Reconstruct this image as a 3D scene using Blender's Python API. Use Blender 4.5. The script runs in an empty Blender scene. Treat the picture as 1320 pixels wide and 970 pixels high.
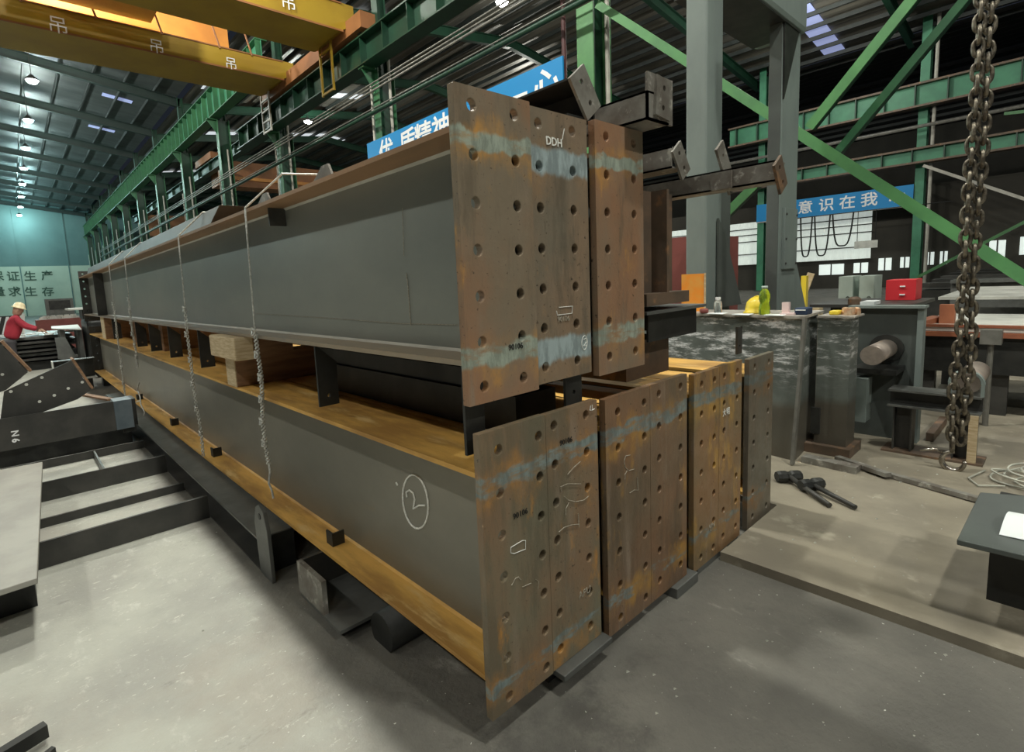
import bpy, bmesh, math, random
from mathutils import Vector, Matrix
random.seed(7)
S = bpy.context.scene
COL = S.collection

# ------------------------------------------------------------------ camera
# camera matrix measured from the photograph (x right, y down, z forward rows)
F, CX, CY = 675.98, 597.31, 447.38
RX = Vector((0.75657, -0.65190, -0.05135)).normalized()
RY = Vector((-0.11916, -0.06022, -0.99105)); RY = (RY - RX*RY.dot(RX)).normalized()
RZ = RX.cross(RY)
CAM = Vector((-1.07724, -1.21440, 1.6))
cd = bpy.data.cameras.new('camera'); cam = bpy.data.objects.new('camera', cd); COL.objects.link(cam)
cam.matrix_world = Matrix(((RX.x, -RY.x, -RZ.x, CAM.x), (RX.y, -RY.y, -RZ.y, CAM.y), (RX.z, -RY.z, -RZ.z, CAM.z), (0, 0, 0, 1)))
cd.sensor_width = 36; cd.lens = F/1320*36
cd.shift_x = (660-CX)/1320; cd.shift_y = (CY-485)/1320
cd.clip_start = .05; cd.clip_end = 400
S.camera = cam

# ------------------------------------------------------------------ world and exposure
w = bpy.data.worlds.new('world'); S.world = w; w.use_nodes = True
bg = w.node_tree.nodes['Background']; bg.inputs[0].default_value = (.40, .50, .70, 1); bg.inputs[1].default_value = .03
S.view_settings.view_transform = 'Standard'; S.view_settings.look = 'None'
S.view_settings.exposure = 0.0; S.view_settings.gamma = 1; S.view_settings.use_curve_mapping = False

# ------------------------------------------------------------------ hall lamps (positions measured on the lamp row seen in the photo)
LAMP_POWER = 2200
LEFT_POWER = 720
RIGHT_POWER = 900
LAMP_L = [(1.1, 3.9+7.6*k, 13.0) for k in range(-2, 12)]
LAMP_FAR_L = [(-9.5, 3.9+7.6*k, 13.0) for k in range(-2, 12)]
LAMP_R = [(16.0, 0.0, 13.2), (16.0, 15.2, 13.2), (16.0, 34.2, 13.2), (28.0, 8.0, 13.2), (28.0, 25.0, 13.2)]
def lampcol(y):
    t = max(0, min(1, (y-25)/50))
    return (1-.42*t, 1-.04*t, .90+.08*t)
for (x, y, z) in LAMP_L + LAMP_FAR_L + LAMP_R:
    ld = bpy.data.lights.new('bay_light', 'POINT'); lo = bpy.data.objects.new('bay_light', ld); COL.objects.link(lo)
    lo.location = (x, y, z-.32); ld.shadow_soft_size = .22
    ld.energy = LAMP_POWER if 0 < x < 5 else LEFT_POWER if x < 0 else RIGHT_POWER
    if y > 24 and x < 5: ld.energy = 800
    ld.color = lampcol(y)

# ------------------------------------------------------------------ helpers
def ray(u, v):
    return RX*((u-CX)/F) + RY*((v-CY)/F) + RZ
def P(u, v, **k):
    (a, c), = k.items(); i = 'xyz'.index(a); r = ray(u, v); t = (c-CAM[i])/r[i]
    return CAM + r*t

class B:
    """collects solid shapes in world coordinates; made into ONE mesh by obj()"""
    def __init__(s): s.v = []; s.f = []; s.M = None; s.smooth = False
    def add(s, vs, fs):
        n = len(s.v)
        s.v += [tuple(s.M @ Vector(p)) if s.M else tuple(p) for p in vs]
        s.f += [tuple(i+n for i in f) for f in fs]; return s
    def box(s, x0, x1, y0, y1, z0, z1):
        return s.add([(x0,y0,z0),(x1,y0,z0),(x1,y1,z0),(x0,y1,z0),(x0,y0,z1),(x1,y0,z1),(x1,y1,z1),(x0,y1,z1)],
            [(0,3,2,1),(4,5,6,7),(0,1,5,4),(1,2,6,5),(2,3,7,6),(3,0,4,7)])
    def hexa(s, bot, top):
        return s.add(list(bot)+list(top), [(0,3,2,1),(4,5,6,7),(0,1,5,4),(1,2,6,5),(2,3,7,6),(3,0,4,7)])
    def bar(s, a, b, wd, h, up=(0,0,1)):
        a = Vector(a); b = Vector(b); d = (b-a).normalized(); u = Vector(up)
        sd = d.cross(u)
        if sd.length < 1e-4: sd = d.cross(Vector((1,0,0)))
        sd.normalize(); u = sd.cross(d)
        q = [(-wd/2,-h/2),(wd/2,-h/2),(wd/2,h/2),(-wd/2,h/2)]
        return s.hexa([a+sd*x+u*y for x,y in q], [b+sd*x+u*y for x,y in q])
    def prism(s, pts, ext):
        e = Vector(ext); pts = [Vector(p) for p in pts]; n = len(pts)
        return s.add(pts+[p+e for p in pts], [tuple(range(n))[::-1], tuple(range(n, 2*n))] + [(i,(i+1)%n,n+(i+1)%n,n+i) for i in range(n)])
    def tube(s, pts, r, n=8, closed=False, cap=True):
        pts = [Vector(p) for p in pts]; m = len(pts); rings = []; base = len(s.v); prev = None
        rr = r if isinstance(r, (list, tuple)) else [r]*m
        vs = []
        for i in range(m):
            if closed: d = pts[(i+1)%m]-pts[i-1]
            else: d = pts[min(i+1,m-1)]-pts[max(i-1,0)]
            d.normalize()
            if prev is None:
                u = d.orthogonal().normalized()
            else:
                u = prev - d*prev.dot(d)
                u = u.normalized() if u.length > 1e-5 else d.orthogonal().normalized()
            prev = u; w_ = d.cross(u)
            for k in range(n):
                a = 2*math.pi*k/n
                vs.append(pts[i]+(u*math.cos(a)+w_*math.sin(a))*rr[i])
        fs = []
        for i in range(m if closed else m-1):
            j = (i+1) % m
            for k in range(n):
                fs.append((i*n+k, i*n+(k+1)%n, j*n+(k+1)%n, j*n+k))
        if not closed and cap:
            fs.append(tuple(range(n))[::-1]); fs.append(tuple((m-1)*n+k for k in range(n)))
        return s.add(vs, fs)
    def lathe(s, c, prof, n=20, axis=(0,0,1)):
        c = Vector(c); ax = Vector(axis).normalized(); u = ax.orthogonal().normalized(); w_ = ax.cross(u)
        vs = []; m = len(prof)
        for (r, h) in prof:
            for k in range(n):
                a = 2*math.pi*k/n; vs.append(c+ax*h+(u*math.cos(a)+w_*math.sin(a))*max(r, 1e-4))
        fs = [(i*n+k, i*n+(k+1)%n, (i+1)*n+(k+1)%n, (i+1)*n+k) for i in range(m-1) for k in range(n)]
        fs.append(tuple(range(n))[::-1]); fs.append(tuple((m-1)*n+k for k in range(n)))
        return s.add(vs, fs)
    def holed(s, x0, x1, z0, z1, y0, y1, cols, r=.0165, seg=14):
        """vertical plate in the XZ plane with real round through-holes. cols: list of (x, [z,...])"""
        xs = [x0]+[(cols[i][0]+cols[i+1][0])/2 for i in range(len(cols)-1)]+[x1]
        for ci, (hx, zs) in enumerate(cols):
            a, b = xs[ci], xs[ci+1]; zs = sorted(zs)
            zb = [z0]+[(zs[i]+zs[i+1])/2 for i in range(len(zs)-1)]+[z1]
            for i, hz in enumerate(zs):
                c, d = zb[i], zb[i+1]
                circ = [(hx+r*math.cos(2*math.pi*k/seg), hz+r*math.sin(2*math.pi*k/seg)) for k in range(seg)]
                out = []
                for k in range(seg):
                    ca, sa = math.cos(2*math.pi*k/seg), math.sin(2*math.pi*k/seg)
                    t = min([((b-hx)/ca if ca > 1e-6 else (a-hx)/ca if ca < -1e-6 else 1e9), ((d-hz)/sa if sa > 1e-6 else (c-hz)/sa if sa < -1e-6 else 1e9)])
                    out.append((hx+ca*t, hz+sa*t))
                cor = {}
                for (qx, qz) in ((b,d),(a,d),(a,c),(b,c)):
                    ang = math.atan2(qz-hz, qx-hx) % (2*math.pi); cor[int(ang/(2*math.pi)*seg) % seg] = (qx, qz)
                for side, y in ((0, y0), (1, y1)):
                    for k in range(seg):
                        j = (k+1) % seg
                        poly = [circ[k], out[k]]+([cor[k]] if k in cor else [])+[out[j], circ[j]]
                        vs = [(p[0], y, p[1]) for p in poly]
                        if side: vs = vs[::-1]
                        s.add(vs, [tuple(range(len(vs)))])
                for k in range(seg):
                    j = (k+1) % seg
                    s.add([(circ[k][0],y0,circ[k][1]),(circ[j][0],y0,circ[j][1]),(circ[j][0],y1,circ[j][1]),(circ[k][0],y1,circ[k][1])], [(0,1,2,3)])
        s.add([(x0,y0,z0),(x0,y1,z0),(x0,y1,z1),(x0,y0,z1)], [(0,3,2,1)][::1])
        s.add([(x1,y0,z0),(x1,y1,z0),(x1,y1,z1),(x1,y0,z1)], [(0,1,2,3)])
        s.add([(x0,y0,z0),(x1,y0,z0),(x1,y1,z0),(x0,y1,z0)], [(0,3,2,1)])
        s.add([(x0,y0,z1),(x1,y0,z1),(x1,y1,z1),(x0,y1,z1)], [(0,1,2,3)])
        return s

def wloc(o):
    l = Vector((0,0,0))
    while o: l += o.location; o = o.parent
    return l
def obj(name, b, mat, parent=None, loc=None, label=None, bevel=0, smooth=False, weld=False):
    off = wloc(parent) if parent else Vector((0,0,0))
    o_loc = Vector((0,0,0))
    if parent is None and loc is not None: o_loc = Vector(loc); off = o_loc
    me = bpy.data.meshes.new(name)
    me.from_pydata([tuple(Vector(p)-off) for p in b.v], [], b.f); me.update()
    if weld:
        bm = bmesh.new(); bm.from_mesh(me); bmesh.ops.remove_doubles(bm, verts=bm.verts, dist=2e-5); bmesh.ops.recalc_face_normals(bm, faces=bm.faces); bm.to_mesh(me); bm.free()
    if smooth or b.smooth:
        for p in me.polygons: p.use_smooth = len(p.vertices) == 4
    me.materials.append(mat)
    o = bpy.data.objects.new(name, me); COL.objects.link(o)
    o.location = o_loc
    if parent: o.parent = parent
    if label: o['label'] = label
    if bevel:
        m = o.modifiers.new('edge', 'BEVEL'); m.width = bevel; m.segments = 2; m.limit_method = 'ANGLE'
    return o
def thing(name, label, cat, loc=(0,0,0), group=None):
    o = bpy.data.objects.new(name, None); COL.objects.link(o); o.location = loc; o.empty_display_size = .1
    return tag(o, label, cat, group)
def tag(o, label, cat, group=None):
    o['label'] = label; o['category'] = cat
    if group: o['group'] = group
    return o
def solo(name, b, mat, label, cat, loc, group=None, **k):
    return tag(obj(name, b, mat, None, loc, **k), label, cat, group)
def struct(name, b, mat, **k):
    o = obj(name, b, mat, **k); o['kind'] = 'structure'; return o
def share(src, name, parent, dloc):
    c = src.copy(); COL.objects.link(c); c.parent = parent; c.location = dloc; return c

# ------------------------------------------------------------------ materials
def new_mat(name):
    m = bpy.data.materials.new(name); m.use_nodes = True
    nt = m.node_tree; bs = nt.nodes['Principled BSDF']; return m, nt, bs
def N(nt, t, **k):
    n = nt.nodes.new(t)
    for a, v in k.items(): setattr(n, a, v)
    return n
def noise_fac(nt, scale, stretch=(1,1,1), lo=.4, hi=.6, detail=6, rough=.6, seed=0.):
    g = N(nt, 'ShaderNodeNewGeometry'); mp = N(nt, 'ShaderNodeMapping'); mp.inputs['Scale'].default_value = stretch
    mp.inputs['Location'].default_value = (seed, seed*1.7, seed*.6)
    nt.links.new(g.outputs['Position'], mp.inputs['Vector'])
    n = N(nt, 'ShaderNodeTexNoise'); n.inputs['Scale'].default_value = scale; n.inputs['Detail'].default_value = detail; n.inputs['Roughness'].default_value = rough
    nt.links.new(mp.outputs[0], n.inputs['Vector'])
    r = N(nt, 'ShaderNodeMapRange'); r.inputs['From Min'].default_value = lo; r.inputs['From Max'].default_value = hi
    r.interpolation_type = 'SMOOTHSTEP'
    nt.links.new(n.outputs['Fac'], r.inputs['Value'])
    return r.outputs[0]
def mixc(nt, fac, a, b):
    m = N(nt, 'ShaderNodeMix', data_type='RGBA')
    if isinstance(fac, (int, float)): m.inputs[0].default_value = fac
    else: nt.links.new(fac, m.inputs[0])
    for s, i in ((a, 6), (b, 7)):
        if isinstance(s, tuple): m.inputs[i].default_value = (*s, 1)
        else: nt.links.new(s, m.inputs[i])
    return m.outputs[2]
def math_(nt, op, a, b=None, c=None):
    m = N(nt, 'ShaderNodeMath', operation=op)
    for i, v in enumerate((a, b, c)):
        if v is None: continue
        if isinstance(v, (int, float)): m.inputs[i].default_value = v
        else: nt.links.new(v, m.inputs[i])
    return m.outputs[0]
def band(nt, z, half, wob=.03, seed=3., axis=2, breakup=None, soft=.6):
    g = N(nt, 'ShaderNodeNewGeometry'); s = N(nt, 'ShaderNodeSeparateXYZ'); nt.links.new(g.outputs['Position'], s.inputs[0])
    n = noise_fac(nt, 9, (1,1,.3), .3, .7, 5, .6, seed)
    zz = math_(nt, 'ADD', s.outputs[axis], math_(nt, 'MULTIPLY', n, wob))
    d = math_(nt, 'ABSOLUTE', math_(nt, 'SUBTRACT', zz, z+wob/2))
    r = N(nt, 'ShaderNodeMapRange'); r.interpolation_type = 'SMOOTHSTEP'
    r.inputs['From Min'].default_value = half; r.inputs['From Max'].default_value = half*soft
    nt.links.new(d, r.inputs['Value']); o = r.outputs[0]
    if breakup: o = math_(nt, 'MULTIPLY', o, breakup)
    return o
def bump(nt, bs, scale, strength, dist=.01, stretch=(1,1,1)):
    f = noise_fac(nt, scale, stretch, 0, 1, 8, .65, 5.)
    b = N(nt, 'ShaderNodeBump'); b.inputs['Strength'].default_value = strength; b.inputs['Distance'].default_value = dist
    nt.links.new(f, b.inputs['Height']); nt.links.new(b.outputs[0], bs.inputs['Normal'])
def simple(name, c1, c2=None, rough=.5, metal=0., scale=4, stretch=(1,1,1), lo=.35, hi=.65, bmp=0, c3=None, s3=14, l3=(.55,.7), seed=0., spec=.5):
    m, nt, bs = new_mat(name)
    bs.inputs['Roughness'].default_value = rough; bs.inputs['Metallic'].default_value = metal
    bs.inputs['Specular IOR Level'].default_value = spec
    if c2 is None: bs.inputs['Base Color'].default_value = (*c1, 1)
    else:
        c = mixc(nt, noise_fac(nt, scale, stretch, lo, hi, seed=seed), c1, c2)
        if c3: c = mixc(nt, noise_fac(nt, s3, stretch, l3[0], l3[1], seed=seed+4), c, c3)
        nt.links.new(c, bs.inputs['Base Color'])
    if bmp: bump(nt, bs, 30, bmp, .005, stretch)
    return m
def emis(name, col, s):
    m, nt, bs = new_mat(name); bs.inputs['Base Color'].default_value = (*col, 1)
    bs.inputs['Emission Color'].default_value = (*col, 1); bs.inputs['Emission Strength'].default_value = s; return m

def rust_plate(name, bands, brown=(.175,.098,.060), grey=(.125,.105,.083), orange=(.30,.14,.04), tint=(.20,.235,.22), ofac=(.54,.74), seed=0., tfac=1.):
    m, nt, bs = new_mat(name)
    c = mixc(nt, noise_fac(nt, 2.4, (1,1,.7), .34, .66, 8, .6, seed), brown, grey)
    c = mixc(nt, noise_fac(nt, 7, (1,1,.35), *ofac, 8, .7, seed+9), c, orange)
    c = mixc(nt, noise_fac(nt, 16, (1,1,.12), .55, .8, 6, .6, seed+2), c, (.30,.23,.17))
    c = mixc(nt, noise_fac(nt, 60, (1,1,1), .62, .75, 3, .6, seed+2), c, (.05,.035,.025))
    c = mixc(nt, math_(nt, 'MULTIPLY', noise_fac(nt, 3.2, (1.3,1,.22), .50, .62, 9, .75, seed+31), .55), c, tuple(t*.55 for t in grey))
    for i, (z, h, br) in enumerate(bands):
        # rust halo then heat-tinted bare strip along the flange weld
        halo = math_(nt, 'MULTIPLY', band(nt, z-.02, h*2.6, .09, seed+11+i, soft=.25), noise_fac(nt, 4, (1,1,.8), .40, .72, 8, .7, seed+5+i))
        c = mixc(nt, halo, c, orange)
        bk = noise_fac(nt, 6, (1,1,3), br[0], br[1], 7, .7, seed+20+i)
        tn = mixc(nt, noise_fac(nt, 22, (1,1,.3), .4, .6, 6, .7, seed), tint, tuple(t*.62 for t in tint))
        c = mixc(nt, math_(nt, 'MULTIPLY', math_(nt, 'MULTIPLY', band(nt, z, h, .03, seed+3+i), bk), tfac), c, tn)
    nt.links.new(c, bs.inputs['Base Color'])
    rr = noise_fac(nt, 12, (1,1,1), .3, .7, 6, .6, 1.)
    r = N(nt, 'ShaderNodeMapRange'); r.inputs['To Min'].default_value = .28; r.inputs['To Max'].default_value = .52
    nt.links.new(rr, r.inputs['Value']); nt.links.new(r.outputs[0], bs.inputs['Roughness'])
    bs.inputs['Metallic'].default_value = .10
    bump(nt, bs, 45, .25, .004)
    return m
M = {}
LB = [(.935, .040, (.36,.56)), (.205, .033, (.45,.62))]
UB = [(2.03, .032, (.25,.5)), (1.36, .042, (.32,.55))]
M['plate_low'] = rust_plate('rusty_plate_low', LB, brown=(.27,.165,.095), grey=(.20,.185,.125), seed=0., orange=(.52,.25,.06), ofac=(.57,.70), tint=(.25,.31,.30))
M['plate_low2'] = rust_plate('rusty_plate_low_b', LB, brown=(.26,.14,.075), grey=(.18,.13,.082), seed=5., orange=(.50,.27,.06), ofac=(.55,.70), tint=(.25,.30,.29))
M['plate_low3'] = rust_plate('rusty_plate_low_c', LB, brown=(.31,.175,.085), grey=(.22,.165,.09), seed=8., orange=(.54,.31,.07), ofac=(.51,.68), tint=(.25,.29,.27))
M['plate_low4'] = rust_plate('rusty_plate_low_d', LB, brown=(.19,.145,.10), grey=(.17,.155,.12), seed=12., ofac=(.64,.8))
M['plate_up'] = rust_plate('rusty_plate_up', UB, brown=(.34,.185,.105), grey=(.25,.20,.14), seed=3., orange=(.60,.31,.08), tint=(.42,.48,.40), ofac=(.58,.74))
M['plate_up2'] = rust_plate('rusty_plate_up_b', [(2.0,.055,(.05,.1)), (1.335,.058,(.1,.3))], brown=(.29,.20,.13), grey=(.20,.175,.13), seed=7., orange=(.36,.22,.11), tint=(.42,.51,.52), ofac=(.6,.76))
M['web'] = simple('mill_scale_web', (.20,.195,.165), (.28,.262,.215), .42, .35, 1.1, (.3,.6,1), .3, .7, .12, c3=(.30,.22,.13), s3=2.3, l3=(.66,.80), seed=2.)
M['web_up'] = simple('mill_scale_web_upper', (.23,.245,.222), (.31,.318,.28), .38, .35, 1.2, (.3,.5,1), .3, .7, .10, c3=(.34,.22,.12), s3=2.0, l3=(.68,.82), seed=6.)
M['flange_rust'] = simple('orange_rusted_flange', (.78,.45,.11), (.42,.22,.055), .6, 0., 3.5, (1.6,.35,1), .38, .66, .3, c3=(.74,.50,.20), s3=7, l3=(.55,.7), seed=1.)
M['flange_grey'] = simple('grey_flange', (.24,.22,.19), (.34,.27,.19), .45, .2, 4, (1,.3,1), .35, .65, .1, seed=3.)
M['flange_brown'] = simple('brown_flange', (.36,.20,.10), (.27,.16,.085), .55, .1, 3, (1,.3,1), .35, .65, .1, seed=4.)
M['dark_steel'] = simple('dark_steel', (.045,.045,.042), (.075,.072,.065), .5, .3, 4, lo=.3, hi=.7, bmp=.1)
M['black_steel'] = simple('black_steel', (.020,.021,.020), (.040,.040,.036), .5, .2, 5)
M['brown_grey'] = simple('brownish_grey_steel', (.085,.08,.068), (.06,.055,.045), .5, .2, 3, lo=.3, hi=.7)
M['mid_steel'] = simple('mid_grey_steel', (.16,.165,.155), (.11,.112,.105), .45, .3, 5, lo=.3, hi=.7, bmp=.1)
M['brace_steel'] = simple('brace_steel', (.26,.25,.22), (.15,.13,.11), .5, .2, 7, lo=.35, hi=.65, bmp=.15, c3=(.45,.43,.38), s3=18)
M['brown_steel'] = simple('brown_steel', (.16,.105,.07), (.10,.075,.055), .55, .1, 5, lo=.35, hi=.65, bmp=.1, c3=(.30,.16,.08), s3=9)
M['green'] = simple('green_paint', (.038,.15,.060), (.028,.11,.050), .45, 0, 2)
M['green_dark'] = simple('dark_green_paint', (.010,.050,.026), (.008,.036,.020), .45, 0, 2)
M['green_light'] = simple('light_green_paint', (.085,.25,.085), (.065,.19,.07), .5, 0, 2)
M['green_mint'] = simple('mint_green_paint', (.055,.25,.135), (.04,.19,.105), .5, 0, 1.5)
M['rafter'] = simple('dark_rafter_paint', (.008,.020,.017), (.012,.026,.021), .5, 0, 2)
M['yellow'] = simple('crane_yellow', (.36,.23,.015), (.30,.18,.012), .5, 0, .8)
M['orange'] = simple('crane_orange', (.62,.27,.05), (.50,.20,.04), .5, 0, .8)
M['orange_brown'] = simple('crane_brown_orange', (.30,.12,.04), (.22,.09,.03), .55, 0, .8)
M['roof_l'] = simple('roof_sheet', (.10,.112,.11), (.065,.075,.073), .5, .3, .5, (1,3,1))
M['roof_r'] = simple('roof_sheet_right', (.20,.185,.15), (.12,.115,.10), .5, .3, .4, (2,.3,1))
M['purlin'] = simple('purlin', (.028,.034,.032), (.02,.025,.023), .55)
M['pipe'] = simple('galvanised_pipe', (.24,.235,.21), (.17,.165,.145), .4, .3, 6)
M['pipe_white'] = simple('white_pipe', (.50,.48,.42), (.40,.38,.33), .5, 0, 4)
M['pipe_red'] = simple('dark_red_pipe', (.07,.02,.02), None, .5)
M['chalk'] = simple('white_chalk', (.95,.95,.90), (.75,.75,.70), .9, 0, 120)
M['faint_chalk'] = simple('faint_chalk', (.46,.42,.34), (.28,.24,.18), .9, 0, 90)
M['ink'] = simple('black_stamp', (.02,.018,.015), None, .8)
M['wire'] = simple('steel_wire', (.80,.80,.76), (.50,.50,.46), .35, .3, 60)
M['wood'] = simple('pale_timber', (.66,.53,.34), (.50,.37,.21), .75, 0, 5, (2,2,14), .35, .65, .2)
M['wood_red'] = simple('red_brown_timber', (.30,.17,.09), (.20,.11,.06), .7, 0, 4, (1,1,9), .35, .65, .2)
M['blue'] = simple('banner_blue', (.0,.23,.55), None, .55)
M['white'] = simple('white_lettering', (.85,.85,.85), None, .6)
M['grey_letter'] = simple('grey_green_lettering', (.06,.10,.07), None, .8)
M['lamp'] = emis('lamp_glow', (1, .98, .93), 60)
M['lamp_far'] = emis('lamp_glow_cyan', (.62, .95, 1.0), 60)
M['skylight'] = emis('skylight_dusk', (.40, .46, .78), .55)
M['skylight_w'] = emis('skylight_pale', (.80, .86, .90), .75)
M['window'] = emis('lit_window_pane', (.85, .95, .90), .6)
M['press'] = simple('press_grey_paint', (.235,.28,.262), (.18,.215,.205), .5, 0, 1.5, (1,1,.4), bmp=.05)
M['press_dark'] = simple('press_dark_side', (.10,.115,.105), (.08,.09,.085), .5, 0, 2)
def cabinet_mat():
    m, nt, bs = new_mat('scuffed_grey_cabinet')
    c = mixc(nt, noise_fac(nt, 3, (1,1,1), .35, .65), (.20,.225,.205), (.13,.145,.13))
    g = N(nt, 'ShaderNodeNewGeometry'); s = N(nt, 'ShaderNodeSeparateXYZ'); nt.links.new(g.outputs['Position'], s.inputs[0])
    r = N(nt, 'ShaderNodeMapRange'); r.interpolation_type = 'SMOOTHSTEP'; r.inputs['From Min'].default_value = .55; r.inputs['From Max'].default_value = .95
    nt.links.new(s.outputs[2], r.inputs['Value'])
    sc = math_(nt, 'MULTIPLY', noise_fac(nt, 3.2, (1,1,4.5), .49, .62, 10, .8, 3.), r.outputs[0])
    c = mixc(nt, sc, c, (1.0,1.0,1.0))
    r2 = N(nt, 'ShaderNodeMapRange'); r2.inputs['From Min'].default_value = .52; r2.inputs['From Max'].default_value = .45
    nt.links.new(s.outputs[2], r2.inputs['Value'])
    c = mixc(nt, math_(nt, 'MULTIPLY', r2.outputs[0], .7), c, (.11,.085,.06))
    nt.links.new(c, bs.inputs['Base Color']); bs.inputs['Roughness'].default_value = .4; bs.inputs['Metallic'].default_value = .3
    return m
M['cabinet'] = cabinet_mat()
M['cabinet_top'] = simple('cabinet_top', (.45,.42,.37), (.25,.23,.20), .5, 0, 8)
M['roller'] = simple('steel_roller', (.50,.42,.36), (.38,.32,.28), .4, .4, 12, (1,1,1), .35, .65)
M['red'] = simple('red_paint', (.62,.03,.04), None, .45)
M['redbrown'] = simple('red_primer', (.25,.07,.06), (.20,.055,.045), .6, 0, 3)
M['redbrown2'] = simple('red_primer_rail', (.38,.13,.06), (.27,.09,.045), .6, 0, 3)
M['orange_sheet'] = simple('orange_sheet', (.95,.32,.03), (.85,.40,.08), .6, 0, 6)
M['white_top'] = simple('white_table_top', (.68,.68,.62), (.50,.50,.46), .5, 0, 3)
M['paper'] = simple('white_paper', (.80,.84,.84), None, .7)
M['cab_white'] = simple('pale_machine_cabinet', (.50,.58,.52), (.42,.50,.45), .5, 0, 4)
M['hat'] = simple('yellow_plastic', (.80,.60,.05), None, .35)
M['hat_cream'] = simple('cream_helmet', (.85,.72,.45), None, .4)
M['jacket'] = simple('red_jacket', (.42,.03,.05), (.33,.02,.04), .8, 0, 6)
M['trousers'] = simple('dark_trousers', (.05,.045,.05), None, .8)
M['skin'] = simple('skin', (.45,.27,.19), None, .6)
M['navy'] = simple('navy_fabric', (.02,.04,.09), None, .7)
M['chain'] = simple('oily_chain', (.24,.21,.16), (.10,.085,.065), .33, .6, 30, lo=.4, hi=.6)
M['hook'] = simple('bright_hook', (.62,.58,.52), (.25,.22,.18), .22, .9, 18, lo=.35, hi=.65)
M['cable'] = simple('black_cable', (.012,.012,.012), None, .6)
M['cable_pale'] = simple('pale_cable', (.55,.55,.47), (.35,.35,.30), .5, 0, 8)
M['wall_white'] = emis('glowing_pale_sheet', (.78,.86,.80), .42)  # glow added to brighten the pale wall sheeting
M['wall_dark'] = simple('dark_wall', (.035,.032,.025), (.05,.045,.035), .8, 0, .4)
M['wall_end'] = simple('end_wall_paint', (.50,.55,.44), (.40,.46,.37), .7, 0, .25)
M['wall_end_up'] = simple('end_wall_upper', (.13,.21,.20), (.10,.17,.165), .7, 0, .2)
def glass(name, col, rough=.05, tr=1.):
    m, nt, bs = new_mat(name); bs.inputs['Base Color'].default_value = (*col, 1); bs.inputs['Roughness'].default_value = rough
    bs.inputs['Transmission Weight'].default_value = tr; bs.inputs['IOR'].default_value = 1.35; return m
M['green_glass'] = glass('green_bottle_plastic', (.42,.60,.08), .15, .75)
M['clear_glass'] = glass('clear_plastic', (.85,.9,.88), .08, .9)
def floor_mat():
    m, nt, bs = new_mat('concrete_floor')
    g = N(nt, 'ShaderNodeNewGeometry'); s = N(nt, 'ShaderNodeSeparateXYZ'); nt.links.new(g.outputs['Position'], s.inputs[0])
    pale = mixc(nt, noise_fac(nt, 1.6, (1,1,1), .35, .65, 9, .62, 1.), (.44,.44,.385), (.34,.335,.30))
    pale = mixc(nt, noise_fac(nt, 5, (1.5,.8,1), .56, .72, 9, .7, 2.), pale, (.56,.56,.50))
    pale = mixc(nt, noise_fac(nt, 2.1, (1,2,1), .60, .76, 9, .75, 7.), pale, (.17,.17,.15))
    pale = mixc(nt, math_(nt, 'MULTIPLY', noise_fac(nt, .9, (1,1,1), .5, .66, 10, .7, 21.), .5), pale, (.36,.32,.27))
    pale = mixc(nt, noise_fac(nt, 18, (1,2.2,1), .60, .70, 6, .7, 13.), pale, (.60,.60,.53))
    dirt_shade = mixc(nt, noise_fac(nt, 1.3, (1,1,1), .35, .65, 9, .62, 4.), (.185,.175,.15), (.115,.11,.096))
    dirt_shade = mixc(nt, noise_fac(nt, 4, (1.4,.7,1), .60, .76, 9, .7, 2.), dirt_shade, (.34,.33,.29))
    dirt_shade = mixc(nt, noise_fac(nt, 1.1, (1,1,1), .55, .68, 10, .72, 33.), dirt_shade, (.085,.08,.07))
    # oily, trodden ground from the stack rightwards, with the stack's shadow strip painted in
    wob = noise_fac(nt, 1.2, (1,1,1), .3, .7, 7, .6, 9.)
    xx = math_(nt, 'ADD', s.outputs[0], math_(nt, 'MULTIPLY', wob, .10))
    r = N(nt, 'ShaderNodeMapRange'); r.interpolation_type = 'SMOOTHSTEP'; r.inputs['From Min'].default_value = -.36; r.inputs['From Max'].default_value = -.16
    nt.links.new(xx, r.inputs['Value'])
    c = mixc(nt, r.outputs[0], pale, dirt_shade)
    c = mixc(nt, noise_fac(nt, 55, (1,1,1), .725, .76, 2, .5, 3.), c, (.66,.66,.60))
    nt.links.new(c, bs.inputs['Base Color'])
    bs.inputs['Roughness'].default_value = .62
    bump(nt, bs, 14, .6, .014)
    return m
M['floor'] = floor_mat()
M['floor_r'] = simple('brown_steel_floor', (.30,.265,.20), (.22,.195,.15), .6, 0, 1.8, (1,1,1), .35, .65, .3, c3=(.40,.36,.28), s3=5, l3=(.58,.75))

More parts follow.
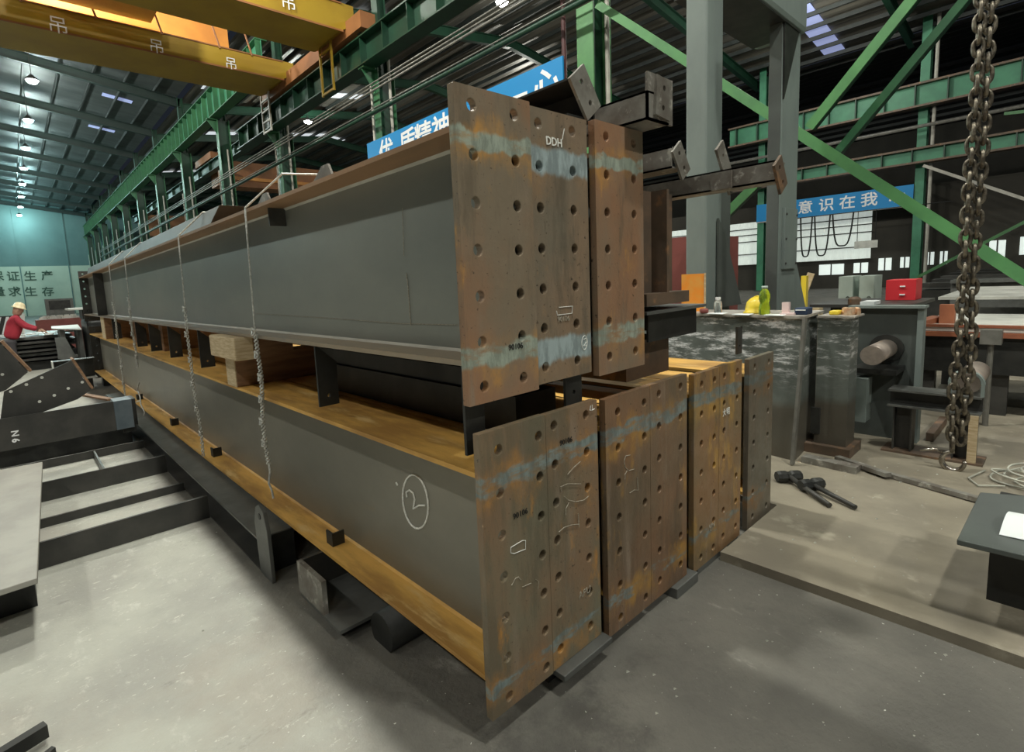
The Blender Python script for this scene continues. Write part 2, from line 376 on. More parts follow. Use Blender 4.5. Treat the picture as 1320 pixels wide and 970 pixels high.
# ------------------------------------------------------------------ setting: floor, roofs, walls
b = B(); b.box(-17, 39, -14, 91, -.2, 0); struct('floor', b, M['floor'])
b = B(); b.box(1.80, 12, -6, -.02, .0, .045); b.box(2.56, 12, -.02, 3.2, .0, .045)
fl = obj('floor_plate', b, M['floor_r'], bpy.data.objects['floor'], label='brown steel plate flooring raised beside the kerb channel')
YC = [5.33+7.6*k for k in range(-2, 12)]           # column line pitch
def roof_z(x):
    if x <= 8.3: return 13.95 + .14*(8.3-x) if x > -4 else 13.95+.14*12.3-.14*(-4-x)
    return 13.75 + .12*(x-8.3) if x < 22 else 13.75+.12*13.7-.12*(x-22)
ceil_l = bpy.data.objects.new('ceiling', None); COL.objects.link(ceil_l); ceil_l['kind'] = 'structure'
b = B()
for (xa, xb) in ((-16.5, -4), (-4, 8.3)):
    for k in range(-2, 12):
        y0 = 5.33+7.6*k-3.8-3.8; y1 = y0+7.6
        b.add([(xa,y0,roof_z(xa)),(xb,y0,roof_z(xb)),(xb,y1,roof_z(xb)),(xa,y1,roof_z(xa)),(xa,y0,roof_z(xa)+.05),(xb,y0,roof_z(xb)+.05),(xb,y1,roof_z(xb)+.05),(xa,y1,roof_z(xa)+.05)],
              [(0,3,2,1),(4,5,6,7),(0,1,5,4),(1,2,6,5),(2,3,7,6),(3,0,4,7)])
obj('roof_sheeting', b, M['roof_l'], ceil_l)
for y in YC:
    b = B()
    for (xa, xb) in ((-16.5, -4), (-4, 8.3)):
        za, zb = roof_z(xa)-.22, roof_z(xb)-.22
        b.bar((xa,y,za-.04),(xb,y,zb-.04),.28,.03); b.bar((xa,y,za-.52),(xb,y,zb-.52),.28,.03); b.bar((xa,y,za-.28),(xb,y,zb-.28),.02,.5)
    obj('rafter', b, M['rafter'], ceil_l)
x = -15.5
while x < 8:
    b = B(); b.box(x-.04, x+.04, -12, 90, roof_z(x)-.22, roof_z(x)-.02); obj('purlin', b, M['purlin'], ceil_l); x += 1.5
b = B(); b.box(-16.5, 8.3, -12.05, -12, 0, 14); 
ceil_r = bpy.data.objects.new('ceiling', None); COL.objects.link(ceil_r); ceil_r['kind'] = 'structure'
b = B(); n = 0
xs = []; x = 8.5
while x < 37.5: xs.append((x, roof_z(x)+(.0 if n % 4 in (0, 3) else .09))); x += .25; n += 1
vs = []; fs = []
for (x, z) in xs: vs += [(x,-14,z),(x,90,z)]
fs = [(2*i, 2*i+2, 2*i+3, 2*i+1) for i in range(len(xs)-1)]
b.add(vs, fs); obj('roof_sheeting', b, M['roof_r'], ceil_r)
for y in YC:
    b = B()
    for (xa, xb) in ((8.5, 22), (22, 37)):
        za, zb = roof_z(xa)-.3, roof_z(xb)-.3
        b.bar((xa,y,za-.04),(xb,y,zb-.04),.26,.03); b.bar((xa,y,za-.52),(xb,y,zb-.52),.26,.03); b.bar((xa,y,za-.28),(xb,y,zb-.28),.02,.5)
    obj('rafter', b, M['green_dark'], ceil_r)
x = 9.2
while x < 37:
    b = B(); b.box(x-.05, x+.05, -13, 90, roof_z(x)-.27, roof_z(x)-.06); obj('purlin', b, M['purlin'], ceil_r); x += 1.3
sk = [(8.7, 24.5, 36.5, 'skylight'), (21.6, 9, 14.5, 'skylight_w'), (25.5, 12, 17, 'skylight_w'), (33, 9, 20, 'skylight_w'), (44, 10, 24, 'skylight_w'), (60, 10, 24, 'skylight_w')]
for (y, xa, xb, mk) in sk:
    b = B()
    for (p, q) in (((xa, min(xb,22))), (max(xa,22), xb)):
        if q <= p: continue
        b.add([(p,y-.5,roof_z(p)-.05),(q,y-.5,roof_z(q)-.05),(q,y+.5,roof_z(q)-.05),(p,y+.5,roof_z(p)-.05),(p,y-.5,roof_z(p)-.03),(q,y-.5,roof_z(q)-.03),(q,y+.5,roof_z(q)-.03),(p,y+.5,roof_z(p)-.03)],
          [(0,3,2,1),(4,5,6,7),(0,1,5,4),(1,2,6,5),(2,3,7,6),(3,0,4,7)])
    obj('skylight', b, M[mk], ceil_r, label='translucent skylight strip let into the roof sheeting')
for (y, xa, xb) in ((31.6, 4.6, 6.2), (39.3, 4.8, 6.4), (46.9, 4.8, 6.4)):
    b = B(); b.add([(xa,y-.3,roof_z(xa)-.03),(xb,y-.3,roof_z(xb)-.03),(xb,y+.3,roof_z(xb)-.03),(xa,y+.3,roof_z(xa)-.03)], [(0,3,2,1)])
    obj('skylight', b, M['skylight'], ceil_l)
# end wall with its painted slogan
b = B(); b.box(-16.5, 38, 90, 90.3, 0, 6.6); wb = struct('wall_back', b, M['wall_end'])
b = B(); b.box(-16.5, 38, 90, 90.3, 6.6, 16); obj('wall_upper', b, M['wall_end_up'], wb)
for x in (-11, -5.5, .4, 5.6):
    b = B(); b.box(x-.06, x+.06, 89.9, 90, 0, 15); obj('wall_post', b, M['wall_end_up'], wb)
def text(body, size, M4, mat, parent, name='lettering', depth=.004, bold=.0, label=None):
    c = bpy.data.curves.new(name, 'FONT'); c.body = body; c.size = size; c.extrude = depth; c.offset = bold; c.align_x = 'CENTER'; c.align_y = 'CENTER'
    c.resolution_u = 2
    t = bpy.data.objects.new(name, c); COL.objects.link(t)
    dg = bpy.context.evaluated_depsgraph_get(); me = bpy.data.meshes.new_from_object(t.evaluated_get(dg))
    bpy.data.objects.remove(t)
    me.transform(Matrix.Translation(-wloc(parent)) @ M4); me.materials.clear(); me.materials.append(mat)
    o = bpy.data.objects.new(name, me); COL.objects.link(o); o.parent = parent
    if label: o['label'] = label
    return o
def face_negx(p, roll=0): return Matrix.Translation(p) @ Matrix(((0,0,-1,0),(-1,0,0,0),(0,1,0,0),(0,0,0,1))) @ Matrix.Rotation(roll, 4, 'Z')
def face_negy(p, roll=0): return Matrix.Translation(p) @ Matrix(((1,0,0,0),(0,0,-1,0),(0,1,0,0),(0,0,0,1))) @ Matrix.Rotation(roll, 4, 'Z')
for ch, (u, v) in {'保': (-4,357), '证': (17,357), '生': (39,357), '产': (61,356)}.items():
    text(ch, 1.35, face_negy(P(u, v, y=89.95)), M['grey_letter'], wb, bold=.02)
for ch, (u, v) in {'量': (-2,377), '求': (19,377), '生': (40,377), '存': (62,377)}.items():
    text(ch, 1.35, face_negy(P(u, v, y=89.95)), M['grey_letter'], wb, bold=.02)
# right wall: pale corrugated sheet, dark girts, lit windows
b = B(); b.add([(37.5,-14,13.6),(50,-14,15.2),(50,90,15.2),(37.5,90,13.6)],[(0,1,2,3)]); b.add([(50,-14,15.2),(64,-14,13.4),(64,90,13.4),(50,90,15.2)],[(0,1,2,3)]); obj('roof_sheeting', b, M['roof_r'], ceil_r)
x = 38.5
while x < 63:
    b = B(); zz = 13.6+(x-37.5)*.128 if x < 50 else 15.2-(x-50)*.128; b.box(x-.06, x+.06, -13, 60, zz-.3, zz-.05); obj('purlin', b, M['purlin'], ceil_r); x += 1.6
b = B(); b.box(64, 64.3, -14, 90, 0, 14); obj('far_wall', b, M['wall_dark'], ceil_r)
b = B(); b.box(38, 38.3, -14, 90, 0, 5.6); wr = struct('wall_right', b, M['wall_dark'])
b = B()
y = 6.9; k = 0
vs = []
while y < 20: vs.append((37.93 if k % 4 < 2 else 37.88, y)); y += .1; k += 1
b.add([(x_, y_, 1.75) for x_, y_ in vs]+[(x_, y_, 4.6) for x_, y_ in vs], [(i, i+1, len(vs)+i+1, len(vs)+i) for i in range(len(vs)-1)])
obj('wall_sheeting', b, M['wall_white'], wr, label='pale corrugated wall sheeting')
for z in (1.72, 2.45, 3.3, 3.75, 4.15):
    b = B(); b.box(37.78, 37.85, 6.8, 20, z-.03, z+.03); obj('girt', b, M['wall_dark'], wr)
for (ya, yb, za, zb) in ((8.2,9.5,.85,1.5),(7.0,7.7,.9,1.5),(5.9,6.5,1.0,1.7),(5.1,5.5,1.1,1.7),(4.05,4.4,1.2,1.9),(3.5,3.8,1.2,1.9),(1.3,1.9,1.3,2.3),(.2,.8,1.5,2.4),(-.6,-.1,1.5,2.4)):
    b = B(); b.box(37.9, 37.97, ya, yb, za, zb); f_ = obj('window', b, M['window'], wr, label='bright window pane low in the far wall')
    b = B(); b.box(37.86, 37.9, (ya+yb)/2-.03, (ya+yb)/2+.03, za, zb); obj('glazing_bar', b, M['wall_dark'], f_)

# ------------------------------------------------------------------ lamps as things
def lamp(x, y, z, far, label, group):
    t = thing('high_bay_lamp', label, 'lamp', (x, y, z), group)
    b = B(); b.lathe((x,y,z-.05), [(.06,.28),(.12,.22),(.26,.08),(.27,0)][::-1], 14); obj('housing', b, M['dark_steel'], t, smooth=True)
    b = B(); b.lathe((x,y,z-.10), [(.20,-.06),(.27,.05)], 14); obj('diffuser', b, M['lamp_far' if far else 'lamp'], t)
    b = B(); b.tube([(x,y,z+.22),(x,y,roof_z(x)-.02)], .02, 6); obj('stem', b, M['dark_steel'], t)
LN = ['topmost', 'second', 'third', 'fourth', 'fifth', 'sixth', 'seventh', 'eighth', 'ninth', 'lowest']
for i, (x, y, z) in enumerate(LAMP_L):
    lamp(x, y, z, y > 40, ('%s glowing lamp down the row at the upper left' % LN[min(9, i-4)] if i > 3 and i < 13 else 'lowest glowing lamp of the row, just above the wall slogan') if i > 3 else 'high bay lamp above the frame, over the steel stack', 'high bay lamps of the near row')
for x, y, z in LAMP_FAR_L: lamp(x, y, z, y > 40, 'round high bay lamp of the row at the far left of the roof', 'high bay lamps of the left row')
for x, y, z in LAMP_R: lamp(x, y, z, False, 'round high bay lamp under the right hand roof', 'high bay lamps of the right bay')

# ------------------------------------------------------------------ column row between the bays
XR = 8.0
ordn = ['nearest', 'second', 'third', 'fourth', 'fifth', 'sixth', 'seventh', 'eighth', 'ninth', 'tenth', 'eleventh', 'twelfth']
def column(x, y, ztop, mat1, mat2, label, group, low=None, pipes=True):
    t = thing('steel_column', label, 'column', (x, y, 0), group)
    zt = low or ztop
    b = B(); b.box(x, x+.03, y-.19, y+.19, 0, zt); b.box(x+.57, x+.6, y-.19, y+.19, 0, zt); obj('flange', b, mat1, t)
    b = B(); b.box(x+.03, x+.57, y-.012, y+.012, 0, zt); obj('web', b, mat2, t)
    b = B(); b.box(x-.1, x+.7, y-.3, y+.3, 0, .04); obj('base_plate', b, mat2, t)
    if low:
        b = B(); b.box(x+.15, x+.18, y-.15, y+.15, zt, ztop); b.box(x+.42, x+.45, y-.15, y+.15, zt, ztop); b.box(x+.18, x+.42, y-.01, y+.01, zt, ztop); obj('upper_shaft', b, mat2, t)
        b = B(); b.box(x-.45, x, y-.16, y+.16, zt-.05, zt); b.prism([(x,y-.012,zt-.05),(x,y-.012,zt-.7),(x-.42,y-.012,zt-.1),(x-.42,y-.012,zt-.05)], (0,.024,0)); obj('bracket', b, mat1, t)
    return t
for i, y in enumerate(YC[1:]):
    k = i-1                                            # k=0 : the column beside the blue banner
    if k < 0: lab = 'green steel column beyond the right edge where the long diagonal brace ends'
    elif k == 0: lab = 'wide bright green steel column at the right end of the blue banner'
    elif k == 1: lab = 'green steel column at the left end of the near blue banner'
    else: lab = '%s green column of the row counting away from the near blue banner' % ordn[k]
    low = 8.05 if k in (0,1,2) else 10.5 if k > 2 else 8.05
    c = column(XR, y, roof_z(8.3)-.2, M['green_light'] if k < 1 else M['green'], M['green_dark'], lab, 'green columns between the bays', low=None if k < 1 else low)
    b = B(); b.tube([(XR+.35, y-.27, 0), (XR+.35, y-.27, 9 if k else 12)], .045, 8); obj('downpipe', b, M['pipe_white'], c, label='pale downpipe strapped to the column')
    if k > 0:
        b = B(); b.tube([(XR-.06, y+.14, 0), (XR-.06, y+.14, 8)], .035, 8); obj('downpipe', b, M['pipe_white'], c)
    if k == 0:
        b = B(); b.tube([(XR-.05, y+.47, 0), (XR-.05, y+.47, 12)], .05, 8); obj('riser_pipe', b, M['pipe_red'], c, label='dark red riser pipe')
# crane runway girders
def girder(x, y0, y1, z0, z1, wd, mat, stiff, label, step, smat):
    t = thing('runway_girder', label, 'girder', (x, y0, z0))
    b = B(); b.box(x-wd/2, x+wd/2, y0, y1, z0, z0+.04); obj('bottom_flange', b, mat, t)
    b = B(); b.box(x-wd/2, x+wd/2, y0, y1, z1-.04, z1); obj('top_flange', b, mat, t)
    b = B(); b.box(x-.012, x+.012, y0, y1, z0+.04, z1-.04); obj('web', b, smat, t)
    b = B(); b.box(x-.04, x+.04, y0, y1, z1, z1+.1); obj('crane_rail', b, M['dark_steel'], t)
    y = y0+.05; first = None
    while y < y1:
        if first is None:
            b = B(); b.box(x-wd/2+.02, x-.012, y, y+.02, z0+.04, z1-.04); first = obj('stiffener', b, mat, t); fy = y
        else: share(first, 'stiffener', t, (0, y-fy, 0))
        y += step
    return t
girder(7.95, 21.2, 89, 10.55, 11.9, .5, M['green'], 1, 'green plate girder high on the left row with many stiffeners', 1.0, M['green_mint'])
girder(7.75, -10, 24.0, 8.05, 8.85, .5, M['green_dark'], 1, 'dark green crane runway girder nearest the camera, carrying the yellow crane', 1.2, M['green_dark'])
girder(9.2, 24, 60, 9.0, 9.6, .4, M['green_dark'], 1, 'dark green inner girder behind the column row', 2.4, M['green_dark'])
# pipes running along the columns
for i, (u, v, r, mk, nm) in enumerate([(497,97,.022,'pipe','upper thin'), (497,104,.022,'pipe','second thin'), (497,111,.03,'pipe','third'), (435,165,.018,'pipe','lower thin'), (360,213,.018,'pipe','lowest thin'), (497,140,.055,'green_dark','thick green')]):
    q = P(u, v, x=7.75); b = B(); b.tube([(7.75-.06*(i%3), -8, q.z), (7.75-.06*(i%3), 75, q.z)], r, 8)
    solo('service_pipe', b, M[mk], '%s service pipe running the length of the column row' % nm, 'pipe', (7.75, 0, q.z), 'service pipes on the column row', smooth=True)
# X bracing in the bay right of the big green column
def brace(a, c, wd, mat, label):
    t = thing('diagonal_brace', label, 'brace', a)
    b = B(); b.bar(a, c, .03, wd, up=(1,0,0)) if False else b.bar(a, c, wd, .03, up=(1,0,0))
    obj('brace_flange', b, mat, t)
    b = B(); aa = Vector(a)+Vector((.14,0,-.0)); cc = Vector(c)+Vector((.14,0,0)); b.bar(aa, cc, .02, .26, up=(1,0,0)); obj('brace_web', b, M['green_dark'], t)
    return t
brace((7.95, 5.0, 6.66), (7.95, -1.95, .25), .14, M['green_light'], 'long green diagonal brace falling from the big column to the lower right')
brace((7.95, 1.45, 3.55), (7.95, -2.0, 7.6), .13, M['green_light'], 'green diagonal brace rising to the upper right from the crossing')
brace((7.95, 4.9, .45), (7.95, 1.70, 3.28), .13, M['green_light'], 'short green diagonal brace behind the press post, rising to the crossing')
brace((8.35, 1.2, 3.2), (8.35, -2.0, 7.1), .10, M['green'], 'thin dark green diagonal brace just below the rising brace')

# blue banners
def banner(x, y0, y1, z0, z1, chars, size, label):
    t = thing('slogan_banner', label, 'banner', (x, (y0+y1)/2, z0))
    b = B(); b.box(x-.02, x+.02, y0, y1, z0, z1); obj('panel', b, M['blue'], t)
    b = B(); b.box(x-.025, x+.025, y0, y1, z0-.06, z0); obj('bottom_rail', b, M['pipe_white'], t)
    for ch, y in chars:
        text(ch, size, face_negx(Vector((x-.024, y, (z0+z1)/2-.02))), M['white'], t, bold=.012)
    return t
cy = [P(u, v, x=7.9).y for u, v in ((500,188),(528,180),(548,172),(571,160))]
st = (cy[0]-cy[3])/3
ys = [cy[0]-st*i for i in range(7)]
banner(7.85, 5.75, 13.35, 5.0, 5.97, list(zip('优质精神', cy))+[('一', P(667,145,x=7.9).y), ('心', P(707,112,x=7.9).y)], .78, 'blue slogan banner with white characters behind the upper end plates')
cy2 = [P(u, v, x=36).y for u, v in ((1039,268),(1066,264),(1093,262),(1121,259),(1158,255))]
b2 = banner(35.9, 4.75, 12.5, 4.42, 5.50, list(zip('意识在我心', cy2)), .80, 'blue slogan banner with white characters across the far side of the hall')
# far row of columns and runway of the right bay
for i, y in enumerate((12.3, 4.55, -3.1)):
    column(36.0, y, 15, M['green_mint'], M['green_dark'], ['pale green column behind the press posts, far side of the hall', 'mint green column with a white pipe at the right end of the far banner', 'mint green column beyond the right edge on the far side'][i], 'far green columns', None)
    b = B(); b.tube([(35.9, y-.45, 0), (35.9, y-.45, 14)], .08, 8); obj('downpipe', b, M['pipe_white'], bpy.data.objects[[o.name for o in bpy.data.objects if o.name.startswith('steel_column')][-1]])
def fargirder(z0, z1, x, mat, label):
    t = thing('runway_girder', label, 'girder', (x, 0, z0))
    b = B(); b.box(x-.3, x+.3, -12, 14, z1-.1, z1); obj('top_flange', b, M['brown_steel'], t)
    b = B(); b.box(x-.02, x+.02, -12, 14, z0+.1, z1-.1); obj('web', b, mat, t)
    b = B(); b.box(x-.3, x+.3, -12, 14, z0, z0+.1); obj('bottom_flange', b, M['brown_steel'], t)
    y = -11.5; first = None
    while y < 14:
        if first is None: b = B(); b.box(x-.28, x-.02, y, y+.05, z0+.1, z1-.1); first = obj('stiffener', b, M['green_dark'], t); fy = y
        else: share(first, 'stiffener', t, (0, y-fy, 0))
        y += 1.25
fargirder(9.25, 10.45, 35.4, M['green_mint'], 'upper mint green runway girder on the far side of the hall')
fargirder(6.45, 7.25, 35.4, M['green_mint'], 'lower mint green runway girder above the far banner')
b = B(); b.tube([(35.3,-12,8.3),(35.3,14,8.3)], .09, 8); solo('service_pipe', b, M['pipe'], 'pale pipe between the two far mint green girders', 'pipe', (35.3,0,8.3))
for (a, c, l) in (((35.2,4.3,6.3),(35.2,-2.8,2.0),'thin pale brace falling right from the far banner column'), ((35.2,4.3,.6),(35.2,-2.8,5.2),'thin green brace rising right behind the hanging chain'), ((35.2,1.5,8.1),(35.2,-2.8,7.6),'thin green tie near the right edge below the upper far girder')):
    b = B(); b.bar(a, c, .14, .1, up=(1,0,0)); solo('tie_brace', b, M['pipe_white' if 'pale' in l else 'green_light'], l, 'brace', a)
# festoon cable loops under the far banner
b = B(); b.tube([(30, 9.4, 3.95), (30, 2.5, 3.95)], .02, 6); t = solo('festoon_line', b, M['cable'], 'black cable line under the far blue banner', 'cable', (30, 9.4, 3.95))
for j, (u0, u1, dep) in enumerate(((1032,1047,38),(1050,1070,38),(1073,1100,30))):
    q0 = P(u0, 286, x=30); q1 = P(u1, 283, x=30)
    pts = [Vector((30, q0.y+(q1.y-q0.y)*s_, 3.95-(1-(2*s_-1)**4)*dep*.052)) for s_ in [i/16 for i in range(17)]]
    b = B(); b.tube(pts, .035, 6); obj('cable_loop', b, M['cable'], t)

# ------------------------------------------------------------------ overhead cranes
t = thing('overhead_crane', 'yellow double girder overhead crane spanning the left bay', 'crane', (7.6, 16.8, 9.0))
def cgirder(x0, x1, y0, y1, z0, z1, mats, name, parent):
    b = B(); b.prism([(x0,y0,z0),(x1-.5,y0,z0),(x1,y0,z0+.25),(x1,y0,z1),(x0,y0,z1)], (0,y1-y0,0)); o = obj(name, b, mats, parent)
    b = B(); b.box(x0, x1-.4, y0-.03, y0, z0-.02, z0+.03); b.box(x0, x1-.4, y0-.03, y0, z1-.04, z1); obj('edge_lip', b, M['orange_brown'], o)
    return o
ga = cgirder(-14, 7.75, 17.9, 19.9, 9.15, 9.80, M['yellow'], 'main_girder', t)
gb = cgirder(-14, 7.75, 13.45, 15.2, 9.15, 9.95, M['yellow'], 'main_girder', t)
b = B(); b.box(7.45, 7.95, 12.6, 20.6, 9.0, 9.45); obj('end_truck', b, M['orange_brown'], t)
for yy in (13, 20.2):
    b = B(); b.lathe((7.6, yy, 9.12), [(.16,0),(.16,.28)], 14, (1,0,0)); obj('wheel', b, M['dark_steel'], t)
b = B(); b.box(0, 3.2, 15.3, 17.8, 9.96, 11.2); obj('trolley', b, M['orange'], t, label='orange trolley on the girders')
b = B(); b.box(-14, 6.2, 19.9, 20.1, 9.80, 11.6); obj('side_panel', b, M['orange'], t, label='tall orange panel along the far girder')
x = -5.0; 
b = B(); b.tube([(-13,17.8,10.55),(6.0,17.8,10.55)], .03, 6); hr = obj('handrail', b, M['orange_brown'], t)
for x in (-3.2, -.15, 1.55, 3.25, 4.95, 6.0):
    b = B(); b.tube([(x,17.8,10.55),(x+.25,17.85,9.72)], .03, 6); obj('rail_post', b, M['orange_brown'], hr)
def ladder(x, y, z0, z1, wd, mat, parent, rungs):
    b = B()
    b.box(x-.03, x+.03, y-wd/2-.03, y-wd/2+.03, z0, z1); b.box(x-.03, x+.03, y+wd/2-.03, y+wd/2+.03, z0, z1)
    for i in range(rungs):
        z = z0+.05+(z1-z0-.3)*i/max(1, rungs-1); b.box(x-.025, x+.025, y-wd/2, y+wd/2, z-.03, z+.03)
    return obj('ladder', b, mat, parent)
ladder(7.3, 19.7, 7.75, 9.2, .75, M['pipe_white'], t, 4)
ladder(7.3, 14.55, 7.7, 9.2, .75, M['yellow'], t, 2)
for (u, v, s_) in ((75,34,.5),(202,61,.45),(298,83,.42)):
    q = P(u, v, y=17.87); text('吊', s_, face_negy(q), M['white'], t, depth=.002)
q = P(372, 4, y=13.42); text('吊', .45, face_negy(q), M['white'], t, depth=.002)
t = thing('overhead_crane', 'brown orange crane bridge in the right bay seen between the green columns', 'crane', (22, 34, 8.4))
b = B(); b.box(9.6, 35, 34, 35.4, 8.35, 9.9); obj('main_girder', b, M['orange_brown'], t)
b = B(); b.box(9.6, 35, 33.9, 34, 8.75, 8.95); obj('walkway', b, M['orange'], t)
b = B(); b.box(9.0, 9.6, 33, 36.4, 9.72, 10.1); obj('end_truck', b, M['orange_brown'], t)
t = thing('overhead_crane', 'lower brown crane bridge far away in the right bay', 'crane', (22, 58, 8))
b = B(); b.box(9.6, 35, 58, 59.4, 7.6, 9.6); obj('main_girder', b, M['orange_brown'], t)

# ------------------------------------------------------------------ the stacked steel beams (main subject)
def rows(x, za, zb, n): return (x, [za+(zb-za)*i/(n-1) for i in range(n)])
def ibeam(x0, x1, z0, z1, zf0, zf1, y0, y1, pm, wm, tfm, bfm, cols, label, group, webx=None, plate_t=.028, stiff=(), hero=False):
    t = thing('steel_beam', label, 'beam', ((x0+x1)/2, y0, z0), group)
    wx = webx if webx is not None else (x0+x1)/2
    b = B(); b.holed(x0, x1, z0, z1, y0, y0+plate_t, cols, .0185, 16); obj('end_plate', b, pm, t, weld=True, bevel=.0026)
    b = B(); b.holed(x0, x1, z0, z1, y1-plate_t, y1, cols); obj('end_plate', b, M['dark_steel'], t)
    fx0, fx1 = x0+.004, x1-.012
    b = B(); b.box(fx0, fx1, y0+plate_t, y1-plate_t, zf1-.018, zf1); obj('top_flange', b, tfm, t)
    b = B(); b.box(fx0, fx1, y0+plate_t, y1-plate_t, zf0-.018, zf0); obj('bottom_flange', b, bfm, t)
    b = B(); b.box(wx-.006, wx+.006, y0+plate_t, y1-plate_t, zf0, zf1-.018); wb_ = obj('web', b, wm, t)
    b = B()
    for s_, z in ((1, zf0), (-1, zf1-.018)):
        b.prism([(wx-.006, y0+plate_t, z), (wx-.016, y0+plate_t, z), (wx-.006, y0+plate_t, z+.01*s_)], (0, y1-y0-2*plate_t, 0))
    obj('weld_bead', b, M['pipe_white'] if zf0 > 1 else bfm, t)  # upper beads are pale to paint in the highlight along the web foot
    return t
G1 = 'stacked steel beams with bolted end plates'
L = [ # x0,x1,z0,z1,y0, hole columns x, material
 (.0, .322, .100, 1.112, 0., (.085,.285), (.145,1.042), 'plate_low', 'lower front steel beam nearest the camera, chalked with a circled 2'),
 (.328, .640, .100, 1.108, .004, (.375,.568), (.172,1.060), 'plate_low', 'second lower beam from the left, chalk loops on its end plate'),
 (.690, 1.032, .055, 1.097, 0., (.780,.985), (.108,1.030), 'plate_low2', 'third lower beam from the left, right of the first dark gap'),
 (1.034, 1.376, .055, 1.099, .0, (1.112,1.313), (.136,1.047), 'plate_low2', 'fourth lower beam from the left, orange stained end plate'),
 (1.450, 1.735, .030, 1.080, 0., (1.533,1.680), (.085,1.020), 'plate_low3', 'fifth lower beam from the left, small chalk characters on its plate'),
 (1.738, 2.026, .030, 1.081, .0, (1.800,1.966), (.105,1.022), 'plate_low3', 'sixth lower beam from the left, strongly yellow rusted edge'),
 (2.130, 2.500, .020, 1.067, 0., (2.212,2.430), (.080,1.013), 'plate_low4', 'rightmost lower beam, plain grey brown end plate'),
]
beams = []
for (x0, x1, z0, z1, y0, hx, hz, mk, lab) in L:
    cols = [rows(h, hz[0], hz[1], 7) for h in hx]
    beams.append(ibeam(x0, x1, z0, z1, .252, .978, y0, 11.2, M[mk], M['web'], M['flange_rust'], M['flange_rust'], cols, lab, G1, webx=.16 if x0 == 0 else None))
U = [
 (-.032, .296, 1.210, 2.178, 0., (.036,.220), (1.264,2.124), 'plate_up', 'upper front steel beam, leftmost, over the circled 2 beam'),
 (.302, .622, 1.222, 2.172, .012, (.350,.535), (1.280,2.120), 'plate_up2', 'upper middle steel beam, chalked circled 2 at the foot of its plate'),
 (.655, .992, 1.200, 2.178, 0., (.730,.922), (1.270,2.125), 'plate_up', 'upper right steel beam, beyond the dark gap in the upper row'),
]
for (x0, x1, z0, z1, y0, hx, hz, mk, lab) in U:
    cols = [rows(h, hz[0], hz[1], 7) for h in hx]
    beams.append(ibeam(x0, x1, z0, z1, 1.355, 2.062, y0, 11.35, M[mk], M['web_up'], M['flange_brown'], M['flange_grey'], cols, lab, G1, webx=.12 if x0 < 0 else None))
A1, A2, U1, U2, U3 = beams[0], beams[1], beams[7], beams[8], beams[9]
# lugs welded under the upper beams
def lug(parent, x0, x1, y, z0, z1, hole=True, mat='black_steel'):
    b = B(); b.holed(x0, x1, z0, z1, y, y+.012, [((x0+x1)/2, [z0+.05])], .009, 10); obj('lug', b, M[mat], parent)
for y in (1.15, 3.25, 4.3, 5.2, 6.0, 7.9): lug(U1, .0, .105, y, 1.03, 1.337)
lug(U1, .0, .085, .06, 1.03, 1.337); lug(U2, .50, .60, .045, 1.10, 1.337); lug(U3, .80, .88, .5, 1.10, 1.337)
lug(U2, .45, .6, .9, 1.06, 1.337)
for y in (1.25, 3.4, 4.9, 6.9):
    b = B(); b.box(.05, .06, y, y+.07, .252, .325); b.box(.06, .12, y, y+.008, .252, .325); obj('cleat', b, M['black_steel'], A1, label='small black angle cleat on the bottom flange')
lug(beams[6], 2.26, 2.33, .12, 1.07, 1.24, mat='dark_steel')
b = B(); b.box(.02, .112, 1.62, 1.63, 1.95, 2.044); obj('cleat', b, M['dark_steel'], U1)
# far stiffeners on the upper web
b = B(); b.box(-.02, .114, 9.2, 9.22, 1.355, 2.044); obj('stiffener', b, M['dark_steel'], U1)

# chalk and stamp marks (thin raised strokes)
def strokes(polys, plane, mat, parent, r=.0022, name='chalk_mark', label=None):
    b = B()
    for pl in polys:
        pts = [P(u, v, **plane) for u, v in pl]
        off = Vector((-.0015,0,0)) if 'x' in plane else Vector((0,-.0015,0))
        b.tube([p+off for p in pts], r, 5)
    return obj(name, b, mat, parent, label=label)
def ell(cx, cy_, a, c, rot=0, t0=0, t1=360, n=24):
    o = []
    for i in range(n+1):
        th = math.radians(t0+(t1-t0)*i/n); x, y = a*math.cos(th), c*math.sin(th)
        o.append((cx+x*math.cos(rot)-y*math.sin(rot), cy_+x*math.sin(rot)+y*math.cos(rot)))
    return o
XW = {'x': .153}
strokes([ell(536,647,16,35,-.12), [(525,641),(524,635),(528,632),(533,636),(535,644),(534,651),(533,656),(540,652),(548,652)], [(511,622),(513,626)]], XW, M['chalk'], A1, .0042, label='circled 2 written in chalk on the web')
strokes([[(330,404.5),(420,410),(520,417.5),(590,419)]], {'x': .113}, M['faint_chalk'], U1, .0012)
strokes([[(524,352),(526,365),(530,420)]], {'x': .113}, M['faint_chalk'], U1, .0016)
strokes([[(519,268),(521,330)]], {'x': .113}, M['faint_chalk'], U1, .0010)
YP = {'y': 0.}
strokes([[(658,706),(673,697),(677,697),(677,708),(662,714),(658,713),(658,706)]], YP, M['chalk'], A1, .0014)
strokes([[(659,755),(664,746),(668,744),(671,748)],[(690,747),(694,750),(693,760)],[(673,757),(684,752)]], YP, M['faint_chalk'], A1, .0014)
strokes([[(727,640),(732,645),(742,647),(752,645),(758,640)],[(733,648),(729,656),(729,664)],[(720,686),(727,680),(736,677),(745,676)],[(745,662),(746,680)],[(724,634),(722,628),(731,624),(748,624)],[(731,612),(740,602),(748,595)]], YP, M['faint_chalk'], A2, .0016)
text('APU', .042, face_negy(Vector((.53,.002,.335)), -.0), M['faint_chalk'], A2, 'chalk_lettering', .001)
